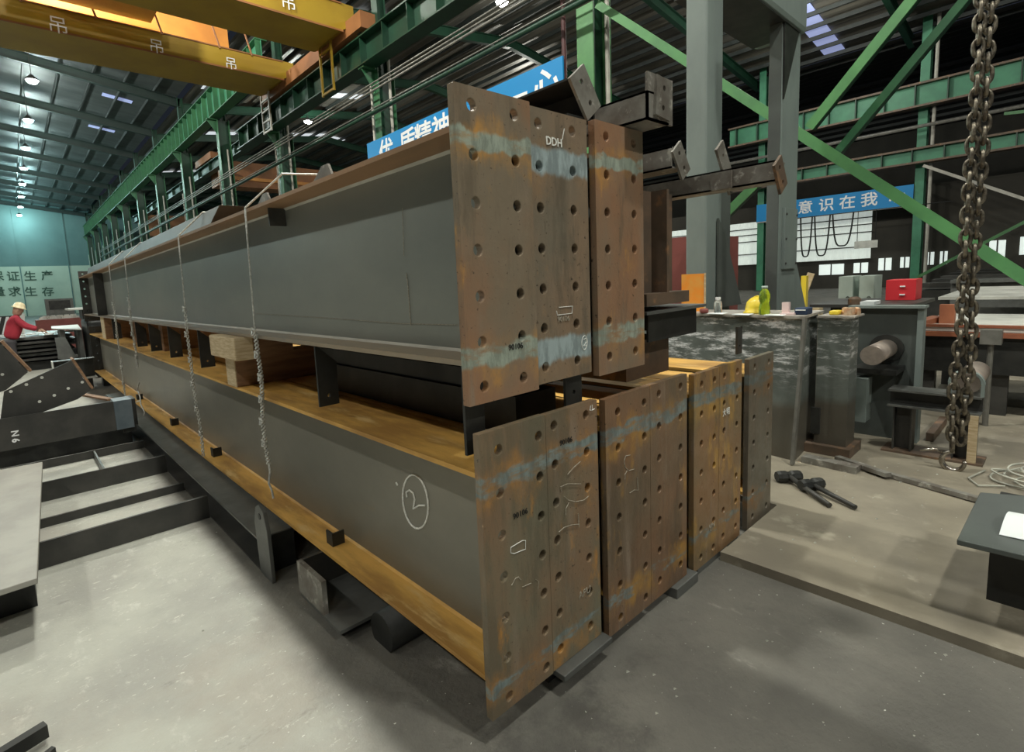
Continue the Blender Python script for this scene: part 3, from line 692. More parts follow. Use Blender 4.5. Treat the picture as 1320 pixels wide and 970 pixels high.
strokes([[(761,523),(760,529),(763,529),(766,527)],[(763,522),(763,528)]], YP, M['chalk'], A2, .0016)
text('90106', .030, face_negy(Vector((.44,.002,.985))), M['ink'], A2, 'stamp_lettering', .001)
text('90106', .030, face_negy(Vector((.175,-.002,.79))), M['ink'], A1, 'stamp_lettering', .001)
strokes([[(812,587),(806,588),(804,595),(805,602),(810,607),(817,605)],[(808,607),(805,612),(805,618)],[(821,616),(822,632),(817,632),(811,636)]], YP, M['faint_chalk'], beams[2], .0018)
text('大明', .045, face_negy(Vector((1.82,-.002,.815))), M['chalk'], beams[5], 'chalk_lettering', .001)
text('PJN', .045, face_negy(Vector((1.655,-.002,.215))), M['faint_chalk'], beams[4], 'chalk_lettering', .001)
YU = {'y': .012}
text('DDH', .040, face_negy(Vector((.430,.010,2.068))), M['chalk'], U2, 'chalk_lettering', .001, .0006)
strokes([[(727,166),(725,176),(724.6,180)]], YU, M['chalk'], U2, .0016)
strokes([[(717,401),(718,406.5),(734,404.5),(737,404),(737.5,395),(720,396.5)]], YU, M['chalk'], U2, .0014)
strokes([ell(753,442,3.6,9,.05), [(752,438),(755,436),(755.5,441),(752,446),(756,446)]], YU, M['chalk'], U2, .0015, label='small circled 2 in chalk')
text('90106', .028, face_negy(Vector((.455,.010,1.445))), M['faint_chalk'], U2, 'stamp_lettering', .001)
text('90106', .028, face_negy(Vector((.185,-.002,1.375))), M['ink'], U1, 'stamp_lettering', .001)

# cover plate lying on top of the upper beams (behind the wires)
b = B(); b.hexa([(.06,2.9,2.064),(.5,2.9,2.064),(.5,10.9,2.064),(.06,10.9,2.064)], [(.10,2.7,2.215),(.46,2.7,2.215),(.46,10.9,2.215),(.10,10.9,2.215)])
solo('cover_channel', b, M['brown_grey'], 'long grey folded steel channel lying on top of the upper front beam', 'channel', (.3,6,2.064), bevel=.004)
# small gussets on the upper flange
for (y, s_, l) in ((1.02, 1., 'pointed grey gusset plate with a hole standing on the upper front beam'), (1.75, .9, 'smaller brown gusset plate on the upper beam beside the first wire')):
    b = B(); b.prism([(.05,y-.10,2.062),(.05,y+.16,2.062),(.05,y+.01,2.062+.085*s_),(.05,y-.05,2.062+.085*s_)], (.012,0,0))
    solo('gusset_plate', b, M['brace_steel'], l, 'plate', (.05,y,2.062))

# black flat bars packed between the layers behind the front flange
for i, (z0_, z1_, l) in enumerate(((.985,1.145,'lowest'), (1.16,1.235,'middle'), (1.25,1.333,'top'))):
    b = B(); b.box(.36, .62 if i else .60, .18+.02*i, 1.95, z0_, z1_); b.box(.38,.6,.3,1.8,z0_-.016,z0_) if i else None
    solo('flat_bar', b, M['black_steel'], '%s of the black bars packed between the two beam layers' % l, 'bar', (.5, 1, z0_), 'black bars between the layers')
# timber spacers between the layers
t = thing('timber_spacer', 'pale square timber block wedged under the upper beam at the nearest wire', 'timber', (.2, 2.35, 1.185))
b = B(); b.box(-.09, .03, 2.08, 2.60, 1.19, 1.333); obj('timber', b, M['wood'], t, bevel=.01)
b = B(); b.box(.03, .345, 2.25, 2.58, 1.19, 1.333); obj('shaded_tail', b, M['wood_red'], t, label='tail of the timber, its shade put into darker wood')  # shadowed length of the timber, painted as darker wood
t = thing('timber_spacer', 'red brown timber block standing under the pale block on the orange flange', 'timber', (.3, 2.45, .98))
b = B(); b.box(.0, .62, 2.39, 2.58, .98, 1.186); obj('timber', b, M['wood_red'], t, bevel=.004)
b = B(); b.box(-.006, .0, 2.39, 2.58, .98, 1.186); obj('end_grain', b, M['wood'], t)
b = B(); b.box(.65, .99, 2.0, 2.2, 1.086, 1.333); solo('timber_spacer', b, M['wood_red'], 'timber block under the upper right beam', 'timber', (.8,2.1,1.0))
b = B(); b.box(.02, .62, 8.9, 9.3, .98, 1.333); t = solo('timber_spacer', b, M['wood_red'], 'timber block at the far end between the two beam layers', 'timber', (.3,9.1,.98))
b = B(); b.box(.012, .02, 8.9, 9.3, .98, 1.333); obj('end_grain', b, M['wood'], t)
for (y, l) in ((5.6, 'timber block between the layers behind the second lug'), (7.3, 'timber block between the layers near the far wires')):
    b = B(); b.box(.2, .99, y, y+.2, .98, 1.333); solo('timber_spacer', b, M['wood_red'], l, 'timber', (.5,y,.98))

# tie wires
def twist(b, p0, p1, r, R, turns, n=60, n2=2):
    p0 = Vector(p0); p1 = Vector(p1)
    for s_ in range(n2):
        b.tube([p0.lerp(p1, i/n)+Vector((0, math.cos(2*math.pi*(turns*i/n+s_/n2))*R, 0))+Vector((math.sin(2*math.pi*(turns*i/n+s_/n2))*R, 0, 0)) for i in range(n+1)], r, 5)
def wire(y, zm, zb, lab, top=True, low=True):
    t = thing('tie_wire', lab, 'wire', (-.04, y, zb))
    b = B(); pts = ([(.3,y-.28,2.222),(.098,y-.22,2.219)] if top else [(.25,y,2.068)])+[(-.037,y,2.066),(-.040,y,2.03),(-.042,y+.01,1.7),(-.045,y+.02,zm)]
    b.tube(pts, .0055, 6); obj('strand', b, M['wire'], t)
    if low:
        b = B(); z0 = zm; pp = Vector((-.045, y+.02, zm)); seg = [pp]
        for i in range(6): seg.append(Vector((-.045+random.uniform(-.008,.006), y+.02+random.uniform(-.03,.03), zm+(zb-zm)*(i+1)/6)))
        for a_, c_ in zip(seg[:-1], seg[1:]): twist(b, a_, c_, .0052, .0085, 3, 24)
        obj('twisted_strand', b, M['wire'], t)
        for i, q in enumerate(seg[:-1]):
            b = B(); b.tube([q+Vector((-.012+.006*math.cos(a*1.9), .022*math.cos(a)*(1+.4*math.sin(3*a)), .02*math.sin(a))) for a in [k*.7 for k in range(14)]], .005, 5); obj('knot', b, M['wire'], t)
    return t
wire(1.80, 1.38, .60, 'nearest tie wire, thick and twisted, hooked to the lifting lug')
wire(3.33, 1.50, .30, 'second tie wire from the camera, many twists')
wire(5.86, 1.60, .80, 'third tie wire from the camera, broken off low down')
wire(7.12, 1.55, .26, 'farthest tie wire, twisted down to the bottom flange')
b = B(); b.tube([(-.05,1.80,.62),(-.05,1.79,.56),(-.07,1.77,.50),(-.06,1.76,.45),(-.06,1.75,.41)], .006, 6)
obj('tail', b, M['wire'], bpy.data.objects['tie_wire'])
b = B(); b.tube([(-.04,5.95,.62),(-.06,6.0,.52),(-.05,5.95,.44),(-.06,5.9,.36),(-.04,5.85,.27),(-.06,5.8,.24)], .007, 6); b.tube([(-.05,5.95,.40),(-.08,6.1,.36),(-.10,6.3,.30)], .005, 6)
solo('loose_wire', b, M['wire'], 'loose pale curl of wire under the third tie wire', 'wire', (-.04,5.9,.24))

# rail channel under the left side of the stack and the supports
t = thing('support_channel', 'long dark channel lying on the floor along the left side of the stack', 'channel', (-.06, 4.2, 0))
b = B(); b.box(-.165, .04, 1.72, 8.2, .186, .198); obj('top_flange', b, M['mid_steel'], t)
b = B(); b.box(-.165, .04, 1.72, 8.2, .0, .012); obj('bottom_flange', b, M['dark_steel'], t)
b = B(); b.box(-.02, -.008, 1.72, 8.2, .012, .186); obj('web', b, M['black_steel'], t)
b = B(); b.prism([(-.17,1.70,.0),(-.17,1.58,.0),(-.17,1.585,.30),(-.17,1.62,.40),(-.17,1.68,.43),(-.17,1.74,.40),(-.17,1.78,.30),(-.17,1.76,.0)], (.022,0,0))
t = solo('lifting_lug', b, M['mid_steel'], 'upright grey lifting lug with a hole, holding the nearest wire', 'lug', (-.16,1.67,0), bevel=.003)
b = B(); b.lathe((-.173,1.68,.36), [(.018,0),(.018,.03)], 14, (1,0,0)); obj('lug_hole', b, M['black_steel'], t)
b = B(); b.box(-.148, .02, 1.70, 1.715, .0, .22); obj('back_plate', b, M['black_steel'], t)
t = thing('support_section', 'scratched steel channel section supporting the front beams, open end showing', 'support', (1.1, 1.15, .05))
b = B(); b.box(-.13, -.105, 1.02, 1.30, .06, .232); obj('side_plate', b, M['brace_steel'], t)
b = B(); b.box(-.105, 2.5, 1.28, 1.30, .06, .232); obj('back_plate', b, M['dark_steel'], t)
b = B(); b.box(-.13, 2.5, .86, 1.28, .045, .062); obj('bottom_plate', b, M['mid_steel'], t)
b = B(); b.box(-.10, 2.5, .98, 1.28, .0, .045); obj('packer', b, M['black_steel'], t)
b = B(); b.lathe((.0,.72,.06), [(.09,0),(.09,2.4)], 20, (1,0,0)); solo('support_pipe', b, M['black_steel'], 'dark round bar lying under the stack behind the support section', 'support', (.5,.72,0), smooth=True)
b = B(); b.box(.2, 2.5, .55, .9, .15, .234); solo('support_packer', b, M['black_steel'], 'black packing plate on the round bar under the stack', 'support', (1.3,.7,.15))
for (y, l) in ((4.6, 'black sleeper under the middle of the stack'), (8.4, 'black sleeper under the far half of the stack'), (10.6, 'black sleeper under the far end of the stack')):
    b = B(); b.box(.06, 2.5, y, y+.2, .0, .234); solo('sleeper', b, M['black_steel'], l, 'support', (1.2,y,0))
b = B(); b.box(.36,.60,.06,.2,.0,.072); solo('support_packer', b, M['black_steel'], 'black packer hidden under the thin foot plate', 'support', (.5,.1,0))
b = B(); b.box(.34, .655, -.04, .20, .072, .098); solo('foot_plate', b, M['mid_steel'], 'grey packing plate under the first pair of end plates', 'plate', (.5,0,0), bevel=.003)
b = B(); b.box(1.22, 1.44, -.03, .12, .0, .053); solo('foot_plate', b, M['mid_steel'], 'thin grey packing plate under the fourth end plate', 'plate', (1.3,0,0), bevel=.003)
b = B(); b.box(.22, .32, .40, .52, .0, .234); solo('foot_plate', b, M['black_steel'], 'black packer behind the nearest lower end plate', 'plate', (.15,.06,0))
for (xa, xb, zz) in ((1.5,2.0,.03),(2.15,2.48,.02)):
    b = B(); b.box(xa, xb, .0, .15, .0, zz); solo('foot_plate', b, M['mid_steel'], 'thin packer under the %s end plates' % ('fifth and sixth' if xa < 2 else 'rightmost'), 'plate', (xa,.05,0))

# ------------------------------------------------------------------ braces stacked on the right of the upper beams
def cchan(x, y0, y1, z0, z1, wd, mat, label, open_dir=1, endplate=None, emat=None):
    t = thing('roof_brace', label, 'brace', (x, y0, z0))
    b = B(); b.box(x, x+wd, y0, y1, z0, z0+.008); b.box(x, x+wd, y0, y1, z1-.008, z1); b.box(x if open_dir > 0 else x+wd-.008, x+.008 if open_dir > 0 else x+wd, y0, y1, z0, z1)
    obj('channel', b, mat, t)
    if endplate:
        (cx, cz, hw, hh, tilt) = endplate
        b = B(); b.M = Matrix.Translation((cx, y0-.012, cz)) @ Matrix.Rotation(tilt, 4, 'Y')
        b.holed(-hw, hw, -hh, hh, 0, .012, [(0, [-hh*.5, hh*.5] if hh > hw*1.3 else [0])], .011, 10)
        obj('end_plate', b, emat or mat, t)
    return t
cchan(.56, .05, 3.4, 2.190, 2.32, .17, M['black_steel'], 'dark channel brace on the upper middle beam with a diamond shaped end plate', -1, (.66, 2.285, .055, .085, math.radians(-38)), M['brace_steel'])
cchan(.86, -.10, 3.2, 2.185, 2.29, .16, M['brace_steel'], 'grey channel brace on the upper right beam with an upright bracket end', 1, (.96, 2.275, .055, .075, 0.1), M['brace_steel'])
b = B(); b.box(.86,1.05,-.10,-.09,2.185,2.36); obj('end_lip', b, M['brace_steel'], [o for o in bpy.data.objects if o.name.startswith('roof_brace')][-1])
cchan(1.42, .10, 3.2, 2.095, 2.195, .14, M['brace_steel'], 'scuffed box brace with a tilted square end plate and hole', 1, (1.50, 2.135, .05, .08, math.radians(-38)), M['brace_steel'])
t4 = cchan(1.68, -.27, 3.6, 1.990, 2.085, .12, M['brace_steel'], 'longest scuffed brace, reaching out in front of the grey press post', 1, (1.72, 2.02, .05, .075, math.radians(-35)), M['brown_steel'])
for (y, zt, s_) in ((-.03, 2.10, 1.), ):
    b = B(); b.M = Matrix.Translation((1.73, y, zt)) @ Matrix.Rotation(math.radians(-38), 4, 'Y'); b.holed(-.045, .045, -.13, .13, 0, .012, [(0, [-.06, .07])], .009, 10); obj('splice_plate', b, M['brace_steel'], t4, label='long tilted splice plate with two holes')
    b = B(); b.box(1.66, 1.675, -.08, .02, 1.99, 2.075); obj('stiffener', b, M['brace_steel'], t4)
cchan(1.10, .30, 3.2, 2.25, 2.33, .10, M['black_steel'], 'short dark brace stub under the upright bracket', 1, (1.20, 2.22, .04, .06, math.radians(-20)), M['brace_steel'])
# frames under them
t = thing('welded_stand', 'brown welded frame of two uprights standing beside the upper right beam', 'stand', (1.4, .3, 1.5))
b = B(); b.box(1.12, 1.14, .10, .9, 1.50, 1.98); obj('upright_plate', b, M['brown_steel'], t)
b = B(); b.box(1.14, 1.50, .14, .16, 1.50, 1.98); b.box(1.30, 1.32, .06, .14, 1.50, 1.98); obj('upright_plate', b, M['brown_steel'], t)
b = B(); b.box(1.10, 1.50, .05, 2.4, 1.445, 1.50); obj('base_channel', b, M['brown_steel'], t)
b = B(); b.box(1.10, 1.50, .3, 2.4, 1.96, 1.985); obj('top_plate', b, M['brown_steel'], t)
t = thing('steel_beam', 'small brown H beam lying on the lower stack with its lit top flange to us', 'beam', (1.5, -.1, 1.27))
b = B(); b.box(1.10, 1.69, .05, 2.6, 1.405, 1.42); obj('top_flange', b, M['mid_steel'], t)
b = B(); b.box(1.18, 1.66, .09, .10, 1.27, 1.405); obj('web', b, M['black_steel'], t)
b = B(); b.box(1.10, 1.50, .16, 2.6, 1.083, 1.27); obj('bottom_flange', b, M['brown_steel'], t)
b = B(); b.box(1.64, 1.66, .10, 2.6, 1.27, 1.405); obj('side_plate', b, M['black_steel'], t)

# ------------------------------------------------------------------ press portal and cabinets on the right
t = thing('press_portal', 'tall grey steel portal frame with two box posts behind the cabinets', 'machine', (5.5, 1.4, 0))
b = B(); b.box(4.19, 4.54, 1.2, 1.41, .0, 5.3); obj('post', b, M['press'], t, bevel=.02, label='left grey post')
b = B(); b.box(4.50, 4.98, 1.30, 1.50, .0, 2.6); obj('post_stiffener', b, M['press_dark'], t)
b = B(); b.prism([(4.40,1.17,1.2),(4.40,1.17,2.1),(4.56,1.17,1.95),(4.98,1.17,1.2)], (0,.02,0)); obj('gusset', b, M['press_dark'], t)
b = B(); b.box(6.10, 6.75, 1.2, 1.32, .0, 4.55); obj('post', b, M['press'], t, bevel=.04, label='right grey post')
b = B(); b.box(6.085, 6.10, 1.2, 1.33, .0, 4.42); obj('side_plate', b, M['press_dark'], t)  # thin plate added to darken the post's left face
b = B(); b.box(4.56, 6.60, 1.17, 1.72, 4.40, 4.42); obj('soffit_shade', b, M['black_steel'], t)  # black sheet added to darken the underside of the head beam
b = B(); b.box(4.56, 6.80, 1.15, 1.75, 4.42, 4.95); obj('head_beam', b, M['press'], t, bevel=.06)
b = B(); b.prism([(6.12,1.18,4.42),(6.60,1.18,4.42),(6.14,1.18,3.55)], (0,.02,0)); obj('dark_triangle', b, M['black_steel'], t, label='dark triangle added for the dark inner face of the post')  # dark plate laid on the post front, standing for its dark inner face
b = B(); b.box(6.22, 6.66, 1.165, 1.2, 1.55, 2.3); cp = obj('cover_plate', b, M['press'], t, bevel=.004, label='bolted pale cover plate')
for zz in (1.62, 1.92, 2.22):
    for xx in (6.26, 6.62):
        b = B(); b.lathe((xx,1.165,zz), [(.014,0),(.012,-.012)], 8, (0,1,0)); obj('bolt', b, M['dark_steel'], cp)
b = B(); b.prism([(6.75,1.25,1.0),(6.75,1.25,1.9),(7.35,1.25,1.0)], (0,.1,0)); obj('gusset', b, M['press'], t)
b = B(); b.box(5.15, 6.2, 1.7, 2.2, .0, 2.0); solo('red_brown_block', b, M['redbrown'], 'dull red machine block between the two press posts', 'machine', (5.6,1.9,0))
for (x_, l) in ((5.45, 'left yellow cylinder on the red block'), (5.95, 'right yellow cylinder on the red block')):
    b = B(); b.lathe((x_,1.8,2.0), [(.06,0),(.06,.16),(.03,.19)], 12); solo('yellow_cylinder', b, M['hat'], l, 'cylinder', (x_,1.8,2.0), smooth=True)
# cabinet 1
c1a = P(868,402,z=1.2); c1b = P(1036,406,z=1.2)
t = thing('steel_cabinet', 'large scuffed grey steel cabinet with bottles and helmet on top', 'cabinet', (3.9, .8, 0))
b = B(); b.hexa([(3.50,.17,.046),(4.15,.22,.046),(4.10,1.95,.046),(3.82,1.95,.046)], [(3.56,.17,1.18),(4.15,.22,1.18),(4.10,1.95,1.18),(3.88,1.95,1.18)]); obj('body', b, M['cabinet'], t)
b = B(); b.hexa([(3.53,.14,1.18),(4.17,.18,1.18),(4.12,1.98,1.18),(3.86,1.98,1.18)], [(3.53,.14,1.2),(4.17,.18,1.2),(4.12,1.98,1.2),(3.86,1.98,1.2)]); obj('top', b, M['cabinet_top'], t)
b = B(); b.bar((3.40,.155,.05), (3.53,.135,1.19), .05, .02, up=(0,1,0)); solo('flat_bar', b, M['pipe'], 'pale flat bar leaning against the corner of the large cabinet', 'bar', (3.42,.15,.05))
t = thing('steel_cabinet', 'narrow scuffed grey cabinet right of the leaning bar', 'cabinet', (4.1, -.02, 0))
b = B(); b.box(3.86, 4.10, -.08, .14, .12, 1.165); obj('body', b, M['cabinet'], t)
b = B(); b.box(3.83, 4.13, -.11, .142, 1.165, 1.178); obj('top', b, M['cabinet_top'], t)
b = B(); b.box(3.845, 3.86, .10, .165, .2, .42); obj('opening', b, M['black_steel'], t)
b = B(); b.box(3.80, 4.14, -.12, .21, .045, .12); obj('base', b, M['brown_steel'], t)
b = B(); b.bar((3.55,.12,.07),(3.52,-.24,.07),.10,.05); solo('flat_bar', b, M['brace_steel'], 'short grey plank on the floor before the narrow cabinet', 'bar', (3.5,0,.05))
# roller machine
t = thing('roller_machine', 'grey roller machine frame with a pale roller between its side plates', 'machine', (4.6, -.2, 0))
b = B(); b.box(4.62, 4.68, -.37, .06, .0, 1.19); obj('side_plate', b, M['press_dark'], t)
b = B(); b.box(4.58, 4.70, -.41, -.37, .0, 1.20); obj('edge_strip', b, M['press'], t)
b = B(); b.box(4.55, 4.72, -.42, .10, 1.19, 1.21); obj('top_strip', b, M['press'], t)
b = B(); b.lathe((4.12,-.17,.84), [(.078,0),(.078,.49)], 22, (1,0,0)); r_ = obj('roller', b, M['roller'], t, smooth=True)
b = B(); b.lathe((4.60,-.17,.84), [(.12,0),(.12,.02)], 22, (1,0,0)); obj('bearing', b, M['black_steel'], t)
b = B(); b.box(4.24, 4.42, -.12, .0, .25, .62); obj('drive_box', b, M['press'], t)
b = B(); b.box(4.3, 4.62, -.30, .0, .66, .70); obj('cross_member', b, M['black_steel'], t)
b = B(); b.box(4.7, 5.4, -.5, -.45, .05, .12); obj('floor_rail', b, M['brown_steel'], t)
# roller stand
t = thing('roller_stand', 'dark H beam roller stand behind the hanging chain', 'stand', (4.3, -.5, 0))
b = B(); b.box(4.22, 4.44, -.81, -.265, .545, .56); obj('top_flange', b, M['mid_steel'], t)
b = B(); b.box(4.22, 4.44, -.81, -.265, .42, .435); obj('bottom_flange', b, M['mid_steel'], t)
b = B(); b.box(4.32, 4.335, -.81, -.265, .435, .545); obj('web', b, M['dark_steel'], t)
for (ya, yb) in ((-.42,-.30), (-.79,-.66)):
    b = B(); b.box(4.25, 4.40, ya, ya+.01, .06, .42); b.box(4.25, 4.40, yb-.01, yb, .06, .42); b.box(4.32, 4.33, ya+.01, yb-.01, .06, .42); obj('leg', b, M['dark_steel'], t)
b = B(); b.box(4.21, 4.24, -.80, -.75, .06, .42); obj('leg', b, M['wood'], t, label='pale leg strip')
b = B(); b.box(4.20, 4.46, -.84, -.24, .045, .06); obj('base_plate', b, M['brown_steel'], t)
b = B(); b.lathe((4.27,-.72,.655), [(.08,0),(.08,.60)], 24, (1,0,0)); obj('roller', b, M['roller'], t, smooth=True)
b = B(); b.tube([(4.25, -.72+.09*math.cos(a), .655+.09*math.sin(a)) for a in [math.pi*i/10 for i in range(11)]], .014, 6); b.box(4.235,4.27,-.82,-.80,.56,.66); b.box(4.235,4.27,-.64,-.62,.56,.66); obj('bearing', b, M['press'], t)
# long roller conveyor tables behind
t = thing('work_table', 'long pale topped work table with a red brown edge rail behind the chain', 'table', (6.4, -1.5, 0))
b = B(); b.box(6.0, 7.7, -5.0, -.14, .86, .90); obj('table_top', b, M['white_top'], t)
b = B(); b.box(5.95, 6.0, -5.0, -.14, .81, .855); obj('edge_rail', b, M['redbrown2'], t)
b = B(); b.box(5.99, 6.05, -5.0, -.14, .90, .925); obj('edge_rail', b, M['redbrown2'], t)
b = B(); b.box(6.0, 7.6, -4.9, -.2, .45, .81); obj('apron', b, M['black_steel'], t)
for (xx, yy) in ((6.05,-.25),(6.05,-.78),(6.05,-2.4),(7.5,-.25),(7.5,-2.4),(6.05,-4.6)):
    b = B(); b.box(xx, xx+.12, yy-.06, yy+.06, .0, .78); obj('leg', b, M['dark_steel'], t)
b = B(); b.box(6.35, 6.5, -.42, -.28, .98, 1.10) if False else b.box(6.35, 6.45, -.40, -.28, .90, 1.10); solo('red_post', b, M['redbrown2'], 'short orange red post standing on the pale table', 'post', (6.4,-.34,.9))
b = B(); b.prism([(6.1,-.16,.90),(6.5,-.3,.90),(6.5,-.3,.97),(6.1,-.16,.93)], (.02,.1,0)); solo('wedge', b, M['redbrown2'], 'red brown wedge lying at the near corner of the pale table', 'wedge', (6.3,-.2,.9))
t = thing('work_table', 'second pale steel table with black fronts farther right', 'table', (10.5, -2.5, 0))
b = B(); b.box(9.2, 12.5, -6, .1, .98, 1.02); obj('table_top', b, M['white_top'], t)
b = B(); b.box(9.2, 9.3, -6, -1.2, .86, .97); obj('apron', b, M['black_steel'], t)
for yy in (-1.0, -3.5):
    b = B(); b.box(9.25, 9.4, yy-.07, yy+.07, 0, .98); obj('leg', b, M['dark_steel'], t)
b = B()
for k in range(5):
    b.box(14+k*1.2, 14.5+k*1.2, -8, 1.0, .95+.04*k, 1.05+.04*k)
b.box(13.9, 20, -8, 1.0, 0, .9)
solo('plate_stack', b, M['dark_steel'], 'dark rows of stacked plate across the right background', 'plates', (16,-3,0))
b = B(); b.box(12.8, 13.4, -7, .4, 1.08, 1.14); b.box(12.9, 13.3, -7, .4, 0, 1.08); solo('plate_stack', b, M['mid_steel'], 'pale edged plate stack before the dark rows on the right', 'plates', (13,-3,0))
for i in range(3):
    b = B(); b.box(11.5+i*.8, 11.8+i*.8, -1.9, -1.6, 1.02 if i < 2 else 1.14, 1.42-i*.02); solo('machine_post', b, M['dark_steel'], ['dark post right of the chain among the pale tables', 'second dark post behind the pale tables', 'third dark post farthest behind the pale tables'][i], 'post', (11.6+i*.8,-1.7,1.02))
b = B(); b.tube([(5.55,-.74,0),(5.55,-.74,.86)], .022, 10); b.box(5.50,5.62,-.81,-.67,.80,.93); solo('clamp_post', b, M['pipe'], 'pale upright clamp post at the table edge right of the roller', 'post', (5.55,-.74,0))
# tool chest, machine cabinets
t = thing('tool_chest', 'bright red tool chest standing on the roller machine top', 'box', (5.6, -.1, 1.19))
b = B(); b.box(5.5, 5.8, -.21, .02, 1.20, 1.40); obj('body', b, M['red'], t, bevel=.004)
for zz in (1.25, 1.33):
    b = B(); b.box(5.488, 5.5, -.13, -.09, zz, zz+.012); obj('handle', b, M['white'], t)
b = B(); b.box(4.9, 5.9, -.30, .5, 1.17, 1.20); b.box(5.2,5.6,-.2,.4,.0,1.17); solo('steel_bench', b, M['dark_steel'], 'dark bench carrying the red tool chest', 'bench', (5.4,0,0))
for i, (yy, l) in enumerate(((1.09, 'left pale green machine cabinet behind the benches'), (.82, 'right pale green machine cabinet behind the benches'))):
    b = B(); b.box(9, 9.5, yy, yy+.19, .0, 1.37); t = solo('machine_cabinet', b, M['cab_white'], l, 'cabinet', (9.2,yy,0), bevel=.006)
    b = B(); b.tube([(8.99,yy+.06+.02*math.cos(a),1.03+.02*math.sin(a)) for a in [k*.5 for k in range(9)]], .005, 5); obj('marking', b, M['ink'], t)
b = B(); b.box(8.2, 8.3, 1.5, 1.57, 0, 1.42); solo('yellow_post', b, M['hat'], 'yellow upright post left of the pale cabinets', 'post', (8.2,1.5,0))
b = B(); b.bar((8.6,1.72,.9),(8.6,1.55,1.45),.10,.03,up=(1,0,0)); b.box(8.5,8.7,1.4,1.8,0,.9); solo('leaning_board', b, M['wood'], 'pale board leaning beside the yellow post', 'board', (8.6,1.7,0))
b = B(); b.box(30, 30.05, 5.0, 5.9, 2.2, 2.55); t = solo('hall_sign', b, M['white_top'], 'small white sign hanging below the festoon cable', 'sign', (30,5.5,2.2))
b = B(); b.tube([(30.02,5.1,2.55),(30.02,5.1,3.95)], .015, 5); b.tube([(30.02,5.8,2.55),(30.02,5.8,3.95)], .015, 5); obj('hanger', b, M['cable'], t)

# things on the cabinet tops
def on(u, v, z=1.2): q = P(u, v, z=z); return q
q = Vector((3.66, .62, 1.2))
t = thing('drink_bottle', 'green plastic drink bottle standing on the large cabinet', 'bottle', (3.66,.47,1.2))
b = B(); b.lathe((3.66,.47,1.2), [(.036,0),(.042,.01),(.042,.06),(.034,.09),(.034,.10),(.043,.13),(.041,.17),(.025,.205),(.02,.215)], 18); obj('body', b, M['green_glass'], t, smooth=True)
b = B(); b.lathe((3.66,.47,1.415), [(.024,0),(.024,.022)], 14); obj('cap', b, M['cab_white'], t, smooth=True)
t = thing('safety_helmet', 'yellow safety helmet behind the green bottle', 'helmet', (3.80,.62,1.2))
b = B(); b.lathe((3.80,.58,1.203), [(.105,0),(.103,.01),(.09,.018),(.088,.05),(.078,.095),(.05,.125),(.015,.138)], 20); obj('shell', b, M['hat'], t, smooth=True)
b = B(); b.tube([(3.80,.50,1.235),(3.80,.54,1.325),(3.80,.58,1.345),(3.80,.62,1.325),(3.80,.66,1.235)], .01, 6); obj('ridge', b, M['hat'], t)
t = thing('water_bottle', 'small clear bottle with a pale cap left on the large cabinet', 'bottle', (3.78,.90,1.2))
b = B(); b.lathe((3.78,.90,1.2), [(.032,0),(.034,.01),(.034,.09),(.022,.115),(.018,.12)], 14); obj('body', b, M['clear_glass'], t, smooth=True)
b = B(); b.lathe((3.78,.90,1.32), [(.022,0),(.022,.022)], 12); obj('cap', b, M['white'], t)
b = B(); b.box(3.62, 3.72, .24, .34, 1.2, 1.215); b.box(3.66, 3.70, .29, .34, 1.215, 1.30); solo('pink_carton', b, simple('pink_card', (.80,.62,.60), None, .8), 'small pink card box beside the green bottle', 'box', (3.66,.3,1.2))
b = B(); b.box(3.66, 3.80, .16, .25, 1.2, 1.255); t = solo('navy_case', b, M['navy'], 'dark navy case near the cabinet corner', 'case', (3.7,.2,1.2), bevel=.01)
b = B(); b.box(3.655, 3.66, .17, .24, 1.235, 1.243); obj('strap', b, M['paper'], t)
for i, (x_, y_, l) in enumerate(((3.60,.62,'crumpled paper sheet under the green bottle'), (3.66,.86,'flat paper sheet left of the helmet'), (3.58,.36,'folded paper by the pink box'))):
    b = B(); b.hexa([(x_-.05,y_-.07,1.2005),(x_+.09,y_-.06,1.2005),(x_+.08,y_+.09,1.2005),(x_-.04,y_+.07,1.2005)], [(x_-.05,y_-.07,1.203),(x_+.09,y_-.06,1.206),(x_+.08,y_+.09,1.203),(x_-.04,y_+.07,1.208)]); solo('paper_sheet', b, M['paper'], l, 'paper', (x_,y_,1.2))
b = B(); b.box(3.95, 4.05, .02, .09, 1.178, 1.213); solo('yellow_tape', b, M['hat'], 'yellow roll of tape on the narrow cabinet', 'tape', (4.05,.03,1.19), bevel=.01)
b = B()
for k in range(7): b.lathe((3.95+.08*random.random(), -.09+.015*k, 1.178), [(.016,0),(.022,.02),(.018,.045+.02*random.random()),(.006,.06)], 8)
solo('copper_parts', b, simple('copper_parts', (.75,.42,.24), (.85,.65,.45), .35, .5, 30), 'heap of small copper coloured fittings on the narrow cabinet', 'fittings', (4.02,-.1,1.19))['kind'] = 'stuff'
b = B(); b.box(4.66, 4.9, -.06, .04, 1.21, 1.24); solo('paper_stack', b, M['paper'], 'white paper pad on top of the roller machine', 'paper', (4.7,0,1.21))
b = B(); b.lathe((4.75,.10,1.21), [(.05,0),(.05,.05),(.03,.07)], 12); solo('cup', b, M['brown_steel'], 'dark brown pot beside the paper pad', 'pot', (4.75,.1,1.21))
b = B(); b.box(3.93, 3.945, 1.09, 1.32, 1.2, 1.56); t = solo('orange_board', b, M['orange_sheet'], 'bright orange board standing on the left of the cabinet', 'board', (3.9,1.3,1.2))
b = B(); b.box(3.922, 3.93, 1.08, 1.095, 1.2, 1.565); obj('board_edge', b, M['wood'], t)
